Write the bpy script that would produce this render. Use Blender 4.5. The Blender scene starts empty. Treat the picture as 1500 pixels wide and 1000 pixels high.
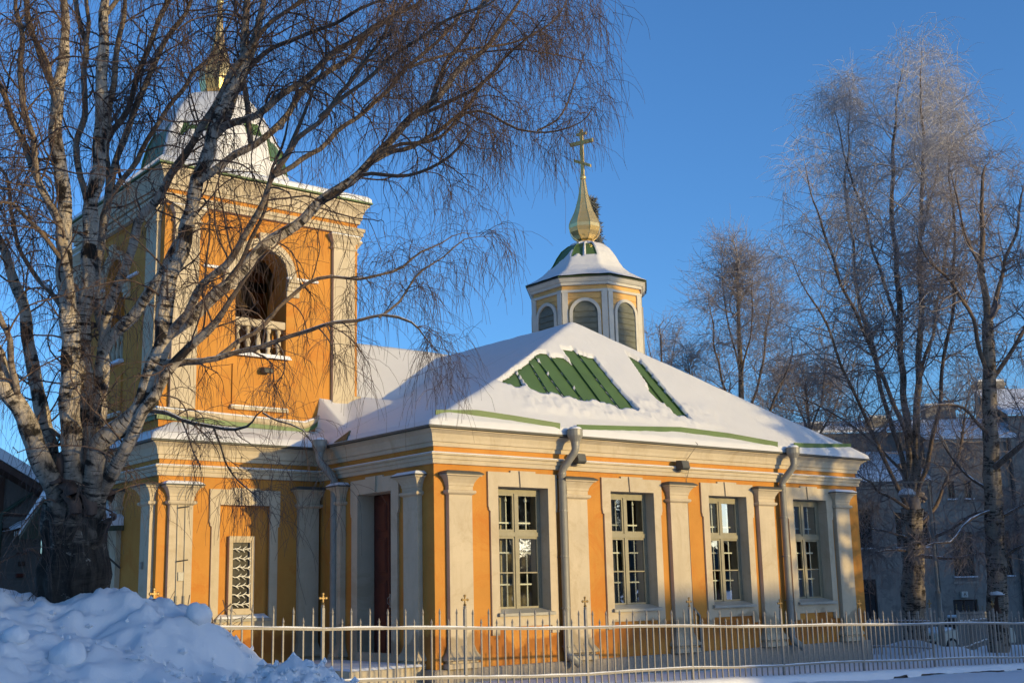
import bpy, bmesh, math, random
import numpy as np
from math import sin, cos, pi, radians, sqrt
from mathutils import Vector, Matrix

# ------------------------------------------------------------------ camera, sky, sun, exposure
scene = bpy.context.scene
COL = scene.collection
CAM_POS = np.array([-12.5366, -17.8563, 1.3096])
CR = Vector((0.78138677, -0.62363918, -0.02255839)); CU = Vector((-0.10656692, -0.16896578, 0.9798439)); CF = Vector((0.61488064, 0.76323308, 0.19848693))
cam = bpy.data.cameras.new('camera'); cam.sensor_width = 36; cam.lens = 1798.82 / 1500 * 36; cam.clip_end = 3000; cam.clip_start = 0.1
camo = bpy.data.objects.new('camera', cam); COL.objects.link(camo)
camo.matrix_world = Matrix(((CR[0], CU[0], -CF[0], CAM_POS[0]), (CR[1], CU[1], -CF[1], CAM_POS[1]), (CR[2], CU[2], -CF[2], CAM_POS[2]), (0, 0, 0, 1)))
scene.camera = camo

SUN_EL = 5.8
SUN_AZ = math.degrees(math.atan2(0.335, -0.942))          # clockwise from +Y towards +X
SUN_DIR = Vector((sin(radians(SUN_AZ)) * cos(radians(SUN_EL)), cos(radians(SUN_AZ)) * cos(radians(SUN_EL)), sin(radians(SUN_EL))))
world = bpy.data.worlds.new('World'); scene.world = world; world.use_nodes = True
wn = world.node_tree
sky = wn.nodes.new('ShaderNodeTexSky'); sky.sky_type = 'NISHITA'; sky.sun_disc = False
sky.sun_elevation = radians(SUN_EL); sky.sun_rotation = radians(SUN_AZ)
sky.altitude = 0; sky.air_density = 0.8; sky.dust_density = 1.3; sky.ozone_density = 4.1
wn.links.new(sky.outputs[0], wn.nodes['Background'].inputs[0]); wn.nodes['Background'].inputs[1].default_value = 0.15
sl = bpy.data.lights.new('sun', 'SUN'); sl.energy = 2.0; sl.angle = radians(0.5); sl.color = (0.92, 0.68, 0.30)
slo = bpy.data.objects.new('sun', sl); COL.objects.link(slo); slo.rotation_euler = SUN_DIR.to_track_quat('Z', 'Y').to_euler()
vs = scene.view_settings; vs.view_transform = 'Standard'; vs.look = 'None'; vs.exposure = 1.28; vs.gamma = 1.0; vs.use_curve_mapping = False
try:
    scene.display_settings.display_device = 'sRGB'
except Exception: pass
scene.cycles.max_bounces = 6; scene.cycles.diffuse_bounces = 3; scene.cycles.glossy_bounces = 3; scene.cycles.transparent_max_bounces = 12

rng = np.random.default_rng(7)
random.seed(7)

# ------------------------------------------------------------------ numeric noise
def _h(i, j, k):
    n = (i.astype(np.int64) * 374761393 + j.astype(np.int64) * 668265263 + k * 2147483647) & 0xffffffff
    n = ((n ^ (n >> 13)) * 1274126177) & 0xffffffff
    return ((n ^ (n >> 16)) & 0xffff) / 65535.0
def vnoise(x, y, seed=0):
    x = np.asarray(x, float); y = np.asarray(y, float)
    i = np.floor(x); j = np.floor(y); fx = x - i; fy = y - j
    fx = fx * fx * (3 - 2 * fx); fy = fy * fy * (3 - 2 * fy)
    a = _h(i, j, seed); b = _h(i + 1, j, seed); c = _h(i, j + 1, seed); d = _h(i + 1, j + 1, seed)
    return (a + (b - a) * fx) * (1 - fy) + (c + (d - c) * fx) * fy
def fbm(x, y, octv=4, seed=0):
    s = 0; a = .5; t = 0
    for o in range(octv):
        s = s + a * vnoise(np.asarray(x) * 2 ** o, np.asarray(y) * 2 ** o, seed + o * 17); t += a; a *= .5
    return s / t - .5
def sstep(a, b, x):
    t = np.clip((np.asarray(x, float) - a) / (b - a), 0, 1); return t * t * (3 - 2 * t)

# ------------------------------------------------------------------ materials
MATS = {}
def newmat(name):
    m = bpy.data.materials.new(name); m.use_nodes = True
    nt = m.node_tree; bs = nt.nodes['Principled BSDF']
    return m, nt, bs
def N(nt, typ, **kw):
    n = nt.nodes.new(typ)
    for k, v in kw.items():
        if k.startswith('i_'):
            key = k[2:]
            n.inputs[int(key) if key.isdigit() else key].default_value = v
        else: setattr(n, k, v)
    return n
def noise_node(nt, vec, scale, detail=4, rough=.6, dist=0):
    n = N(nt, 'ShaderNodeTexNoise'); n.inputs['Scale'].default_value = scale; n.inputs['Detail'].default_value = detail
    n.inputs['Roughness'].default_value = rough; n.inputs['Distortion'].default_value = dist
    nt.links.new(vec, n.inputs['Vector']); return n.outputs['Fac']
def ramp(nt, fac, stops):
    r = N(nt, 'ShaderNodeValToRGB'); e = r.color_ramp.elements
    while len(e) < len(stops): e.new(0.5)
    for i, (p, c) in enumerate(stops):
        e[i].position = p; e[i].color = (*c, 1) if len(c) == 3 else c
    nt.links.new(fac, r.inputs[0]); return r.outputs[0]
def mixc(nt, fac, a, b, mode='MIX'):
    m = N(nt, 'ShaderNodeMix', data_type='RGBA', blend_type=mode)
    for sock, v in ((m.inputs[0], fac), (m.inputs[6], a), (m.inputs[7], b)):
        if hasattr(v, 'default_value') or hasattr(v, 'is_output'): nt.links.new(v, sock)
        elif isinstance(v, (int, float)): sock.default_value = v
        else: sock.default_value = (*v, 1)
    return m.outputs[2]
def math_n(nt, op, a, b=0.0, clamp=False):
    m = N(nt, 'ShaderNodeMath', operation=op, use_clamp=clamp)
    for s, v in ((m.inputs[0], a), (m.inputs[1], b)):
        if isinstance(v, (int, float)): s.default_value = v
        else: nt.links.new(v, s)
    return m.outputs[0]
def bump(nt, bs, h, strength=.3, dist=.01):
    b = N(nt, 'ShaderNodeBump'); b.inputs['Strength'].default_value = strength; b.inputs['Distance'].default_value = dist
    nt.links.new(h, b.inputs['Height']); nt.links.new(b.outputs[0], bs.inputs['Normal'])
def objco(nt):
    return N(nt, 'ShaderNodeTexCoord').outputs['Object']
def simple(name, col, rough=.7, metal=0., var=.12, vscale=3., bscale=60., bstr=.15, spec=.4):
    if name in MATS: return MATS[name]
    m, nt, bs = newmat(name); co = objco(nt)
    f = noise_node(nt, co, vscale, 5)
    c = ramp(nt, f, [(.25, tuple(v * (1 - var) for v in col)), (.75, tuple(min(1, v * (1 + var)) for v in col))])
    nt.links.new(c, bs.inputs['Base Color'])
    bs.inputs['Roughness'].default_value = rough; bs.inputs['Metallic'].default_value = metal
    bs.inputs['Specular IOR Level'].default_value = spec
    if bstr: bump(nt, bs, noise_node(nt, co, bscale, 3), bstr, .004)
    MATS[name] = m; return m
def sepz(nt, co):
    s = N(nt, 'ShaderNodeSeparateXYZ'); nt.links.new(co, s.inputs[0]); return s.outputs

def stucco(name, col, dark, stain, damp=True):
    m, nt, bs = newmat(name); co = objco(nt)
    f = noise_node(nt, co, 1.3, 6, .65)
    c = ramp(nt, f, [(.3, tuple(v * .86 for v in col)), (.7, tuple(min(1, v * 1.06) for v in col))])
    f2 = noise_node(nt, co, 1.1, 8, .78, .9)
    msk = ramp(nt, f2, [(.50, (0, 0, 0)), (.62, (1, 1, 1))])
    c = mixc(nt, math_n(nt, 'MULTIPLY', msk, .8), c, dark)
    # vertical rain streaks
    mp = N(nt, 'ShaderNodeMapping'); mp.inputs['Scale'].default_value = (5, 5, .35); nt.links.new(co, mp.inputs[0])
    f3 = noise_node(nt, mp.outputs[0], 1.2, 4, .6)
    c = mixc(nt, math_n(nt, 'MULTIPLY', ramp(nt, f3, [(.52, (0, 0, 0)), (.74, (1, 1, 1))]), .5), c, dark)
    if damp:
        z = sepz(nt, co)[2]
        w = math_n(nt, 'MULTIPLY', math_n(nt, 'SUBTRACT', noise_node(nt, co, .9, 5, .6), .5), 1.3)
        zz = math_n(nt, 'ADD', z, w)
        up = ramp(nt, math_n(nt, 'MULTIPLY', zz, .5), [(.27, (1, 1, 1)), (.31, (0, 0, 0))])
        lo = ramp(nt, math_n(nt, 'MULTIPLY', zz, .5), [(.04, (.25, .25, .25)), (.17, (1, 1, 1))])
        band = mixc(nt, 1.0, up, lo, 'MULTIPLY')
        c = mixc(nt, math_n(nt, 'MULTIPLY', band, .8), c, stain)
    nt.links.new(c, bs.inputs['Base Color']); bs.inputs['Roughness'].default_value = .9; bs.inputs['Specular IOR Level'].default_value = .2
    h = math_n(nt, 'ADD', noise_node(nt, co, 45, 4), math_n(nt, 'MULTIPLY', noise_node(nt, co, 5, 3), .8))
    bump(nt, bs, h, .22, .012)
    MATS[name] = m; return m
YELLOW = stucco('yellow_stucco', (.49, .226, .048), (.45, .165, .03), (.27, .095, .02))
CREAM = stucco('cream_plaster', (.51, .43, .305), (.42, .34, .225), (.25, .205, .14))
STONE = simple('grey_granite', (.27, .235, .19), .9, var=.25, vscale=25, bscale=80, bstr=.3)
STEPST = simple('step_stone', (.40, .34, .24), .9, var=.2, vscale=12, bscale=60, bstr=.3)
GREEN = simple('green_sheet_metal', (.075, .135, .04), .5, var=.15, vscale=2, bstr=.05)
DGREEN = simple('dark_green_paint', (.03, .055, .035), .5, var=.15)
EAVE = simple('eave_sheet', (.075, .075, .065), .55, var=.2)
PIPE = simple('grey_painted_metal', (.235, .225, .19), .42, var=.12, vscale=6, bstr=.04)
SILLM = simple('sill_sheet_metal', (.36, .34, .28), .5, var=.15, bstr=.05)
OLIVE = simple('olive_window_paint', (.25, .225, .15), .55, var=.12, vscale=8, bscale=90)
REDDOOR = simple('oxblood_door_paint', (.085, .016, .009), .45, var=.25, vscale=5)
IRON = simple('pale_grey_iron', (.225, .205, .175), .5, var=.2, vscale=20)
DKIRON = simple('dark_iron', (.05, .045, .04), .6, var=.3, vscale=20)
BRASS = simple('weathered_brass', (.17, .115, .045), .45, metal=.6, var=.3, vscale=30)
WHITEIRON = simple('white_iron', (.72, .70, .62), .5)
BRONZE = simple('bell_bronze', (.09, .06, .035), .45, metal=.7, var=.2)
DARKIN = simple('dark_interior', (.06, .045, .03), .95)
INTER = simple('interior_wall', (.42, .36, .25), .95)
LPLANK = simple('ochre_planks', (.62, .36, .12), .75, var=.18, vscale=4, bscale=50)
LTRIM = simple('pale_grey_trim', (.50, .48, .42), .7, var=.12)
LOUV = simple('grey_green_louvre', (.125, .13, .10), .75, var=.22, vscale=6)
CABLE = simple('cable', (.16, .13, .10), .8, bstr=0)
BUILD = stucco('grey_render', (.25, .23, .20), (.13, .12, .11), (.17, .165, .15), damp=False)
BTRIM = simple('render_trim', (.30, .27, .23), .9, var=.12)
BFRAME = simple('brown_window_frame', (.06, .028, .018), .6)
SIDING = simple('grey_siding', (.135, .12, .105), .85, var=.18, vscale=3, bscale=40)
CARP = simple('cream_car_paint', (.56, .50, .38), .3, var=.04, bstr=0, spec=.6)
RUBBER = simple('tyre_rubber', (.02, .02, .02), .9)
ASPH = simple('dark_kerb_stone', (.06, .05, .045), .95, var=.4, vscale=9, bscale=40, bstr=.5)

def snowmat(name, col=(.80, .82, .86), coarse=0.0):
    m, nt, bs = newmat(name); co = objco(nt)
    f = noise_node(nt, co, 2.5, 5)
    nt.links.new(ramp(nt, f, [(.3, tuple(v * .96 for v in col)), (.7, col)]), bs.inputs['Base Color'])
    bs.inputs['Roughness'].default_value = .55; bs.inputs['Specular IOR Level'].default_value = .25
    h = math_n(nt, 'ADD', noise_node(nt, co, 70, 3), math_n(nt, 'MULTIPLY', noise_node(nt, co, 9, 5), 1.5 + coarse))
    bump(nt, bs, h, .28 + .2 * min(coarse, 1), .02)
    MATS[name] = m; return m
SNOW = snowmat('snow', (.72, .735, .76)); SNOWO = snowmat('settled_roof_snow', (.635, .635, .635)); SNOWR = snowmat('tumbled_snow', coarse=2.0)

def glassmat():
    m, nt, bs = newmat('window_glass'); nt.nodes.remove(bs)
    out = nt.nodes['Material Output']
    tr = N(nt, 'ShaderNodeBsdfTransparent'); tr.inputs[0].default_value = (.82, .85, .80, 1)
    gl = N(nt, 'ShaderNodeBsdfGlossy'); gl.inputs[0].default_value = (.9, .92, .95, 1); gl.inputs['Roughness'].default_value = .02
    co = objco(nt); b = N(nt, 'ShaderNodeBump'); b.inputs['Strength'].default_value = .06; b.inputs['Distance'].default_value = .02
    nt.links.new(noise_node(nt, co, 3.0, 2), b.inputs['Height']); nt.links.new(b.outputs[0], gl.inputs['Normal'])
    fr = N(nt, 'ShaderNodeFresnel'); fr.inputs[0].default_value = 1.6
    mx = N(nt, 'ShaderNodeMixShader')
    nt.links.new(math_n(nt, 'MULTIPLY_ADD', fr.outputs[0], 1.0), mx.inputs[0])
    mx.inputs[0].default_value = .15
    nt.links.new(math_n(nt, 'MULTIPLY', fr.outputs[0], .5), mx.inputs[0])
    nt.links.new(tr.outputs[0], mx.inputs[1]); nt.links.new(gl.outputs[0], mx.inputs[2]); nt.links.new(mx.outputs[0], out.inputs[0])
    MATS['glass'] = m; return m
GLASS = glassmat()
DGLASS = simple('dark_far_glass', (.012, .013, .015), .12, var=.1, bstr=0, spec=.5)
def goldmat():
    m, nt, bs = newmat('gilded_sheet'); co = objco(nt)
    f = noise_node(nt, co, 5, 4)
    nt.links.new(ramp(nt, f, [(.3, (.80, .56, .20)), (.7, (.92, .67, .29))]), bs.inputs['Base Color'])
    bs.inputs['Metallic'].default_value = .70; bs.inputs['Roughness'].default_value = .16
    bump(nt, bs, noise_node(nt, co, 3, 2), .05, .03)
    return m
GOLD = goldmat(); GILT = simple('gilt_cross', (.62, .44, .13), .3, metal=.35, var=.08, bstr=0, spec=.5)

def barkmat(name, white, dark, dashes=.5, base=.0, snow=.6, rbreak=(.02, .05)):
    """birch bark: UV = (round the limb, along the limb) in metres; attribute rad = limb radius"""
    m, nt, bs = newmat(name)
    uv = N(nt, 'ShaderNodeUVMap').outputs[0]
    at = N(nt, 'ShaderNodeAttribute'); at.attribute_name = 'rad'
    rad = at.outputs['Fac']
    mp = N(nt, 'ShaderNodeMapping'); mp.inputs['Scale'].default_value = (2.6, 24, 1); nt.links.new(uv, mp.inputs[0])
    lo_ = noise_node(nt, uv, 2.2, 3, .6)
    d1 = math_n(nt, 'ADD', noise_node(nt, mp.outputs[0], 1.0, 6, .72, .25), math_n(nt, 'MULTIPLY', math_n(nt, 'SUBTRACT', lo_, .5), .45))
    mp2 = N(nt, 'ShaderNodeMapping'); mp2.inputs['Scale'].default_value = (2.2, 3.6, 1); nt.links.new(uv, mp2.inputs[0])
    d2 = noise_node(nt, mp2.outputs[0], 1.0, 6, .65, .5)
    dash = ramp(nt, d1, [(.535, (0, 0, 0)), (.585, (1, 1, 1))])
    patch = ramp(nt, d2, [(.515, (0, 0, 0)), (.575, (1, 1, 1))])
    co = objco(nt); z = sepz(nt, co)[2]
    # old rough bark near the foot of the trunk
    foot = math_n(nt, 'MULTIPLY_ADD', z, -0.75, ); nt.nodes[-1].inputs[2].default_value = 2.55
    foot = math_n(nt, 'ADD', foot, math_n(nt, 'MULTIPLY', math_n(nt, 'SUBTRACT', d2, .5), 2.6), True)
    if base <= 0: foot = math_n(nt, 'MULTIPLY', foot, 0.0)
    wcol = ramp(nt, noise_node(nt, uv, 9, 4), [(.3, tuple(v * .78 for v in white)), (.7, white)])
    col = mixc(nt, math_n(nt, 'MAXIMUM', dash, patch), wcol, dark)
    # thin limbs are brown
    thin = N(nt, 'ShaderNodeMapRange'); nt.links.new(rad, thin.inputs[0])
    thin.inputs[1].default_value = rbreak[0]; thin.inputs[2].default_value = rbreak[1]; thin.inputs[3].default_value = .92; thin.inputs[4].default_value = 0.0
    brown = ramp(nt, d2, [(.35, (.060, .042, .032)), (.65, (.19, .135, .095))])
    col = mixc(nt, thin.outputs[0], col, brown)
    mp3 = N(nt, 'ShaderNodeMapping'); mp3.inputs['Scale'].default_value = (16, 3.5, 1); nt.links.new(uv, mp3.inputs[0])
    d3 = noise_node(nt, mp3.outputs[0], 1.0, 6, .7, .8)
    mp4 = N(nt, 'ShaderNodeMapping'); mp4.inputs['Scale'].default_value = (5, 7, 1); nt.links.new(uv, mp4.inputs[0])
    d4 = noise_node(nt, mp4.outputs[0], 1.0, 7, .75, .7)
    fc_ = mixc(nt, ramp(nt, d4, [(.60, (0, 0, 0)), (.66, (.8, .8, .8))]), ramp(nt, d3, [(.38, (.008, .007, .006)), (.68, (.045, .038, .031))]), (.30, .27, .225))
    col = mixc(nt, math_n(nt, 'MULTIPLY', foot, .97), col, fc_)
    # snow caught on upper sides
    g = N(nt, 'ShaderNodeNewGeometry'); nz = N(nt, 'ShaderNodeSeparateXYZ'); nt.links.new(g.outputs['Normal'], nz.inputs[0])
    sn = math_n(nt, 'ADD', nz.outputs[2], math_n(nt, 'MULTIPLY', math_n(nt, 'SUBTRACT', noise_node(nt, co, 5, 4), .5), 1.0))
    snm = ramp(nt, sn, [(snow, (0, 0, 0)), (snow + .1, (1, 1, 1))])
    col = mixc(nt, snm, col, (.80, .82, .86))
    nt.links.new(col, bs.inputs['Base Color']); bs.inputs['Roughness'].default_value = .8; bs.inputs['Specular IOR Level'].default_value = .2
    h = math_n(nt, 'ADD', math_n(nt, 'MULTIPLY', math_n(nt, 'ADD', d2, math_n(nt, 'MULTIPLY', d3, 1.2)), 1.0), math_n(nt, 'MULTIPLY', d1, -.5))
    bump(nt, bs, h, .7, .03)
    return m
BARK = barkmat('birch_bark', (.56, .48, .38), (.03, .024, .019), base=1, snow=.60, rbreak=(.018, .05))
BARKF = barkmat('far_birch_bark', (.27, .225, .175), (.035, .028, .022), base=0, snow=.62, rbreak=(.05, .14))
def twigmat(name, c0, c1, frost=0.0, frost_z=(6, 14)):
    m, nt, bs = newmat(name); co = objco(nt)
    col = ramp(nt, noise_node(nt, co, 4, 3), [(.35, c0), (.65, c1)])
    if frost:
        z = sepz(nt, co)[2]
        mr = N(nt, 'ShaderNodeMapRange'); nt.links.new(math_n(nt, 'ADD', z, math_n(nt, 'MULTIPLY', math_n(nt, 'SUBTRACT', noise_node(nt, co, .5, 3), .5), 5.0)), mr.inputs[0])
        mr.inputs[1].default_value = frost_z[0]; mr.inputs[2].default_value = frost_z[1]; mr.inputs[3].default_value = .12; mr.inputs[4].default_value = frost
        col = mixc(nt, mr.outputs[0], col, (.72, .70, .72))
    nt.links.new(col, bs.inputs['Base Color']); bs.inputs['Roughness'].default_value = .75; bs.inputs['Specular IOR Level'].default_value = .2
    return m
TWIG = twigmat('birch_twigs', (.062, .042, .035), (.135, .094, .074))
TWIGF = twigmat('frosted_twigs', (.085, .064, .055), (.16, .125, .105), .58, (6, 15))
TWIGG = twigmat('grey_twigs', (.075, .052, .046), (.14, .10, .085), .35, (8, 20))
NEEDLE = twigmat('spruce_needles', (.012, .022, .014), (.03, .045, .026), .35, (0, 60))

# ------------------------------------------------------------------ mesh builder
class MB:
    def __init__(s): s.v = []; s.f = []
    def add(s, vs, fs):
        o = len(s.v); s.v.extend([tuple(map(float, p)) for p in vs]); s.f.extend([tuple(i + o for i in f) for f in fs])
    def box(s, x0, x1, y0, y1, z0, z1):
        s.add([(x0, y0, z0), (x1, y0, z0), (x1, y1, z0), (x0, y1, z0), (x0, y0, z1), (x1, y0, z1), (x1, y1, z1), (x0, y1, z1)],
              [(0, 3, 2, 1), (4, 5, 6, 7), (0, 1, 5, 4), (1, 2, 6, 5), (2, 3, 7, 6), (3, 0, 4, 7)])
    def loft(s, rings, closed=True, caps=True):
        n = len(rings[0]); vs = [p for r in rings for p in r]; fs = []
        for i in range(len(rings) - 1):
            for j in range(n if closed else n - 1):
                k = (j + 1) % n; fs.append((i * n + j, i * n + k, (i + 1) * n + k, (i + 1) * n + j))
        if caps and closed:
            fs.append(tuple(range(n))[::-1]); fs.append(tuple((len(rings) - 1) * n + j for j in range(n)))
        s.add(vs, fs)
    def lathe(s, prof, c=(0, 0), n=12, ph=0.0):
        s.loft([[(c[0] + r * cos(ph + 2 * pi * j / n), c[1] + r * sin(ph + 2 * pi * j / n), z) for j in range(n)] for r, z in prof])
    def tube(s, pts, r, n=8):
        pts = [Vector(p) for p in pts]; rs = r if isinstance(r, (list, tuple)) else [r] * len(pts); rings = []; ref = None
        for i, p in enumerate(pts):
            t = (pts[min(i + 1, len(pts) - 1)] - pts[max(i - 1, 0)]).normalized()
            if ref is None: ref = Vector((0, 0, 1)) if abs(t.z) < .9 else Vector((1, 0, 0))
            a = t.cross(ref).normalized(); b = t.cross(a).normalized(); ref = -b if False else ref
            rings.append([tuple(p + (a * cos(2 * pi * j / n) + b * sin(2 * pi * j / n)) * rs[i]) for j in range(n)])
        s.loft(rings)
    def prism(s, poly, fn, e0, e1):
        """poly of (u,z) extruded between e0 and e1; fn(u,e,z)->xyz"""
        n = len(poly)
        s.add([fn(u, e0, z) for u, z in poly] + [fn(u, e1, z) for u, z in poly],
              [tuple(range(n)), tuple(range(2 * n - 1, n - 1, -1))] + [(i, (i + 1) % n, n + (i + 1) % n, n + i) for i in range(n)])
    def mesh(s, name, mat, smooth=False, bevel=0.0):
        me = bpy.data.meshes.new(name); me.from_pydata(s.v, [], s.f)
        bm = bmesh.new(); bm.from_mesh(me); bmesh.ops.recalc_face_normals(bm, faces=bm.faces)
        if bevel: bmesh.ops.bevel(bm, geom=list(bm.edges), offset=bevel, segments=1, affect='EDGES', profile=.5)
        bm.to_mesh(me); bm.free()
        me.materials.append(mat)
        if smooth: me.polygons.foreach_set('use_smooth', [True] * len(me.polygons))
        return me
    def build(s, name, mat, parent=None, smooth=False, bevel=0.0):
        return link(name, s.mesh(name, mat, smooth, bevel), parent)
def link(name, me, parent=None):
    o = bpy.data.objects.new(name, me); COL.objects.link(o)
    if parent is not None:
        o.parent = parent
        if parent.type == 'EMPTY': o.matrix_parent_inverse = Matrix.Translation(-parent.location)   # meshes are written in world coordinates
    return o
def tag(o, label=None, cat=None, group=None, kind=None):
    if label: o['label'] = label
    if cat: o['category'] = cat
    if group: o['group'] = group
    if kind: o['kind'] = kind
    return o
def thing(name, label, cat, loc=(0, 0, 0), group=None):
    o = bpy.data.objects.new(name, None); COL.objects.link(o); o.location = loc; o.empty_display_size = .2
    return tag(o, label, cat, group)
class Fr:
    """wall frame: u along the wall, e outward, z up"""
    def __init__(s, o, u, n): s.o = o; s.u = u; s.n = n
    def __call__(s, u, e, z): return (s.o[0] + u * s.u[0] + e * s.n[0], s.o[1] + u * s.u[1] + e * s.n[1], z)
    def box(s, mb, u0, u1, e0, e1, z0, z1):
        c = [s(u, e, z) for z in (z0, z1) for u, e in ((u0, e0), (u1, e0), (u1, e1), (u0, e1))]
        mb.add(c, [(0, 3, 2, 1), (4, 5, 6, 7), (0, 1, 5, 4), (1, 2, 6, 5), (2, 3, 7, 6), (3, 0, 4, 7)])
def wall(mb, fr, u0, u1, z0, z1, holes=(), depth=.5, rev=None):
    """flat wall face with rectangular holes; reveals go into rev (another builder)"""
    us = sorted({u0, u1, *[h[0] for h in holes], *[h[1] for h in holes]}); zs = sorted({z0, z1, *[h[2] for h in holes], *[h[3] for h in holes]})
    for a, b in zip(us, us[1:]):
        for c, d in zip(zs, zs[1:]):
            um, zm = (a + b) / 2, (c + d) / 2
            if any(h[0] < um < h[1] and h[2] < zm < h[3] for h in holes): continue
            mb.add([fr(a, 0, c), fr(b, 0, c), fr(b, 0, d), fr(a, 0, d)], [(0, 1, 2, 3)])
    for h in holes:
        a, b, c, d = h[:4]; dp = h[4] if len(h) > 4 else depth
        t = rev if rev is not None else mb
        if isinstance(rev, list): t = MB(); rev.append(t)
        q = [fr(a, 0, c), fr(b, 0, c), fr(b, 0, d), fr(a, 0, d), fr(a, -dp, c), fr(b, -dp, c), fr(b, -dp, d), fr(a, -dp, d)]
        t.add(q, [(0, 1, 5, 4), (1, 2, 6, 5), (2, 3, 7, 6), (3, 0, 4, 7)])
def sweep(mb, path, prof, closed=False):
    """mitred sweep of profile (e,z) along plan path, outward on the right-hand side of travel"""
    n = len(path); segs = []
    for i in range(n if closed else n - 1):
        a, b = path[i], path[(i + 1) % n]; dx, dy = b[0] - a[0], b[1] - a[1]; L = sqrt(dx * dx + dy * dy); segs.append((dy / L, -dx / L))
    rings = []
    for i in range(n):
        if closed: n1, n2 = segs[i - 1], segs[i]
        else: n1, n2 = segs[max(i - 1, 0)], segs[min(i, len(segs) - 1)]
        k = 1 + n1[0] * n2[0] + n1[1] * n2[1]; mx, my = (n1[0] + n2[0]) / k, (n1[1] + n2[1]) / k
        rings.append([(path[i][0] + e * mx, path[i][1] + e * my, z) for e, z in prof])
    if closed: rings.append(rings[0])
    mb.loft(rings, closed=False, caps=False)
# batched tubes for limbs and twigs: pts (n,s,3), rad (n,s)
def tubes_mesh(name, batches, mat, uvs=False):
    V = []; F = []; UV = []; RA = []; off = 0
    for pts, rad, K in batches:
        n, S, _ = pts.shape
        t = np.gradient(pts, axis=1); t /= np.linalg.norm(t, axis=2, keepdims=True) + 1e-9
        ref = np.where(np.abs(t[:, :1, 2:3]) > .8, np.array([[[1., 0, 0]]]), np.array([[[0, 0, 1.]]]))
        a = np.cross(t, np.broadcast_to(ref, t.shape)); a /= np.linalg.norm(a, axis=2, keepdims=True) + 1e-9
        b = np.cross(t, a)
        ang = 2 * pi * np.arange(K) / K
        ring = pts[:, :, None, :] + rad[:, :, None, None] * (a[:, :, None, :] * np.cos(ang)[None, None, :, None] + b[:, :, None, :] * np.sin(ang)[None, None, :, None])
        V.append(ring.reshape(-1, 3)); RA.append(np.repeat(rad.reshape(-1), K))
        idx = np.arange(n * S * K).reshape(n, S, K) + off
        q = np.stack([idx[:, :-1], np.roll(idx, -1, 2)[:, :-1], np.roll(idx, -1, 2)[:, 1:], idx[:, 1:]], -1).reshape(-1, 4)
        F.append(q)
        if uvs:
            ln = np.concatenate([np.zeros((n, 1)), np.cumsum(np.linalg.norm(np.diff(pts, axis=1), axis=2), axis=1)], 1) + (np.arange(n) * 3.7)[:, None]
            circ = (rad.max(axis=1) * 2 * pi)[:, None, None]
            uu = np.broadcast_to((np.arange(K) / K)[None, None, :] * circ, (n, S, K)); u2 = np.broadcast_to(((np.arange(K) + 1) / K)[None, None, :] * circ, (n, S, K))
            vv = np.broadcast_to(ln[:, :, None], (n, S, K))
            c = np.stack([np.stack([uu[:, :-1], vv[:, :-1]], -1), np.stack([u2[:, :-1], vv[:, :-1]], -1), np.stack([u2[:, 1:], vv[:, 1:]], -1), np.stack([uu[:, 1:], vv[:, 1:]], -1)], -2)
            UV.append(c.reshape(-1, 2))
        off += n * S * K
    V = np.concatenate(V); F = np.concatenate(F)
    me = bpy.data.meshes.new(name)
    me.vertices.add(len(V)); me.vertices.foreach_set('co', V.astype(np.float32).ravel())
    me.loops.add(F.size); me.loops.foreach_set('vertex_index', F.astype(np.int32).ravel())
    me.polygons.add(len(F)); me.polygons.foreach_set('loop_start', np.arange(0, F.size, 4, dtype=np.int32))
    me.polygons.foreach_set('use_smooth', np.ones(len(F), bool))
    me.update(calc_edges=True)
    if uvs:
        l = me.uv_layers.new(name='UVMap'); l.data.foreach_set('uv', np.concatenate(UV).astype(np.float32).ravel())
        at = me.attributes.new('rad', 'FLOAT', 'POINT'); at.data.foreach_set('value', np.concatenate(RA).astype(np.float32))
    me.materials.append(mat)
    return me
def grid_mesh(name, X, Y, Z, mat, keep=None, smooth=True):
    ny, nx = X.shape
    V = np.stack([X, Y, Z], -1).reshape(-1, 3)
    idx = np.arange(nx * ny).reshape(ny, nx)
    F = np.stack([idx[:-1, :-1], idx[:-1, 1:], idx[1:, 1:], idx[1:, :-1]], -1)
    F = F[keep] if keep is not None else F.reshape(-1, 4)
    me = bpy.data.meshes.new(name)
    me.vertices.add(len(V)); me.vertices.foreach_set('co', V.astype(np.float32).ravel())
    me.loops.add(F.size); me.loops.foreach_set('vertex_index', F.astype(np.int32).ravel())
    me.polygons.add(len(F)); me.polygons.foreach_set('loop_start', np.arange(0, F.size, 4, dtype=np.int32))
    me.polygons.foreach_set('use_smooth', np.full(len(F), smooth)); me.update(calc_edges=True)
    me.materials.append(mat); return me
# ------------------------------------------------------------------ terrain
def ground_z(x, y):
    x = np.asarray(x, float); y = np.asarray(y, float)
    yard = -.22 - .021 * np.clip(x, -8, 20)
    sill = .0 - .026 * np.clip(x, -6, 20)
    z = sill + (yard - sill) * sstep(-4.8, -1.2, y)
    street = np.where(x > -6, -.125 - .024 * np.clip(x, -6, 20), .02)
    street = street + (-.32 - street) * sstep(-7, -13, y)
    z = np.where(y < -5.0, street, z)
    s = (x + 12.54) * .615 + (y + 17.86) * .763
    z = z - 1.15 * sstep(35.5, 56, s) * sstep(11, 19, x)
    return z
def axis(bounds):
    out = []
    for a, b, st in bounds: out.append(np.arange(a, b - 1e-6, st))
    return np.concatenate(out + [[bounds[-1][1]]])
gx = axis([(-700, -60, 40), (-60, -20, 4), (-20, -12, .8), (-12, 26, .14), (26, 60, .8), (60, 100, 4), (100, 900, 50)])
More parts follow.
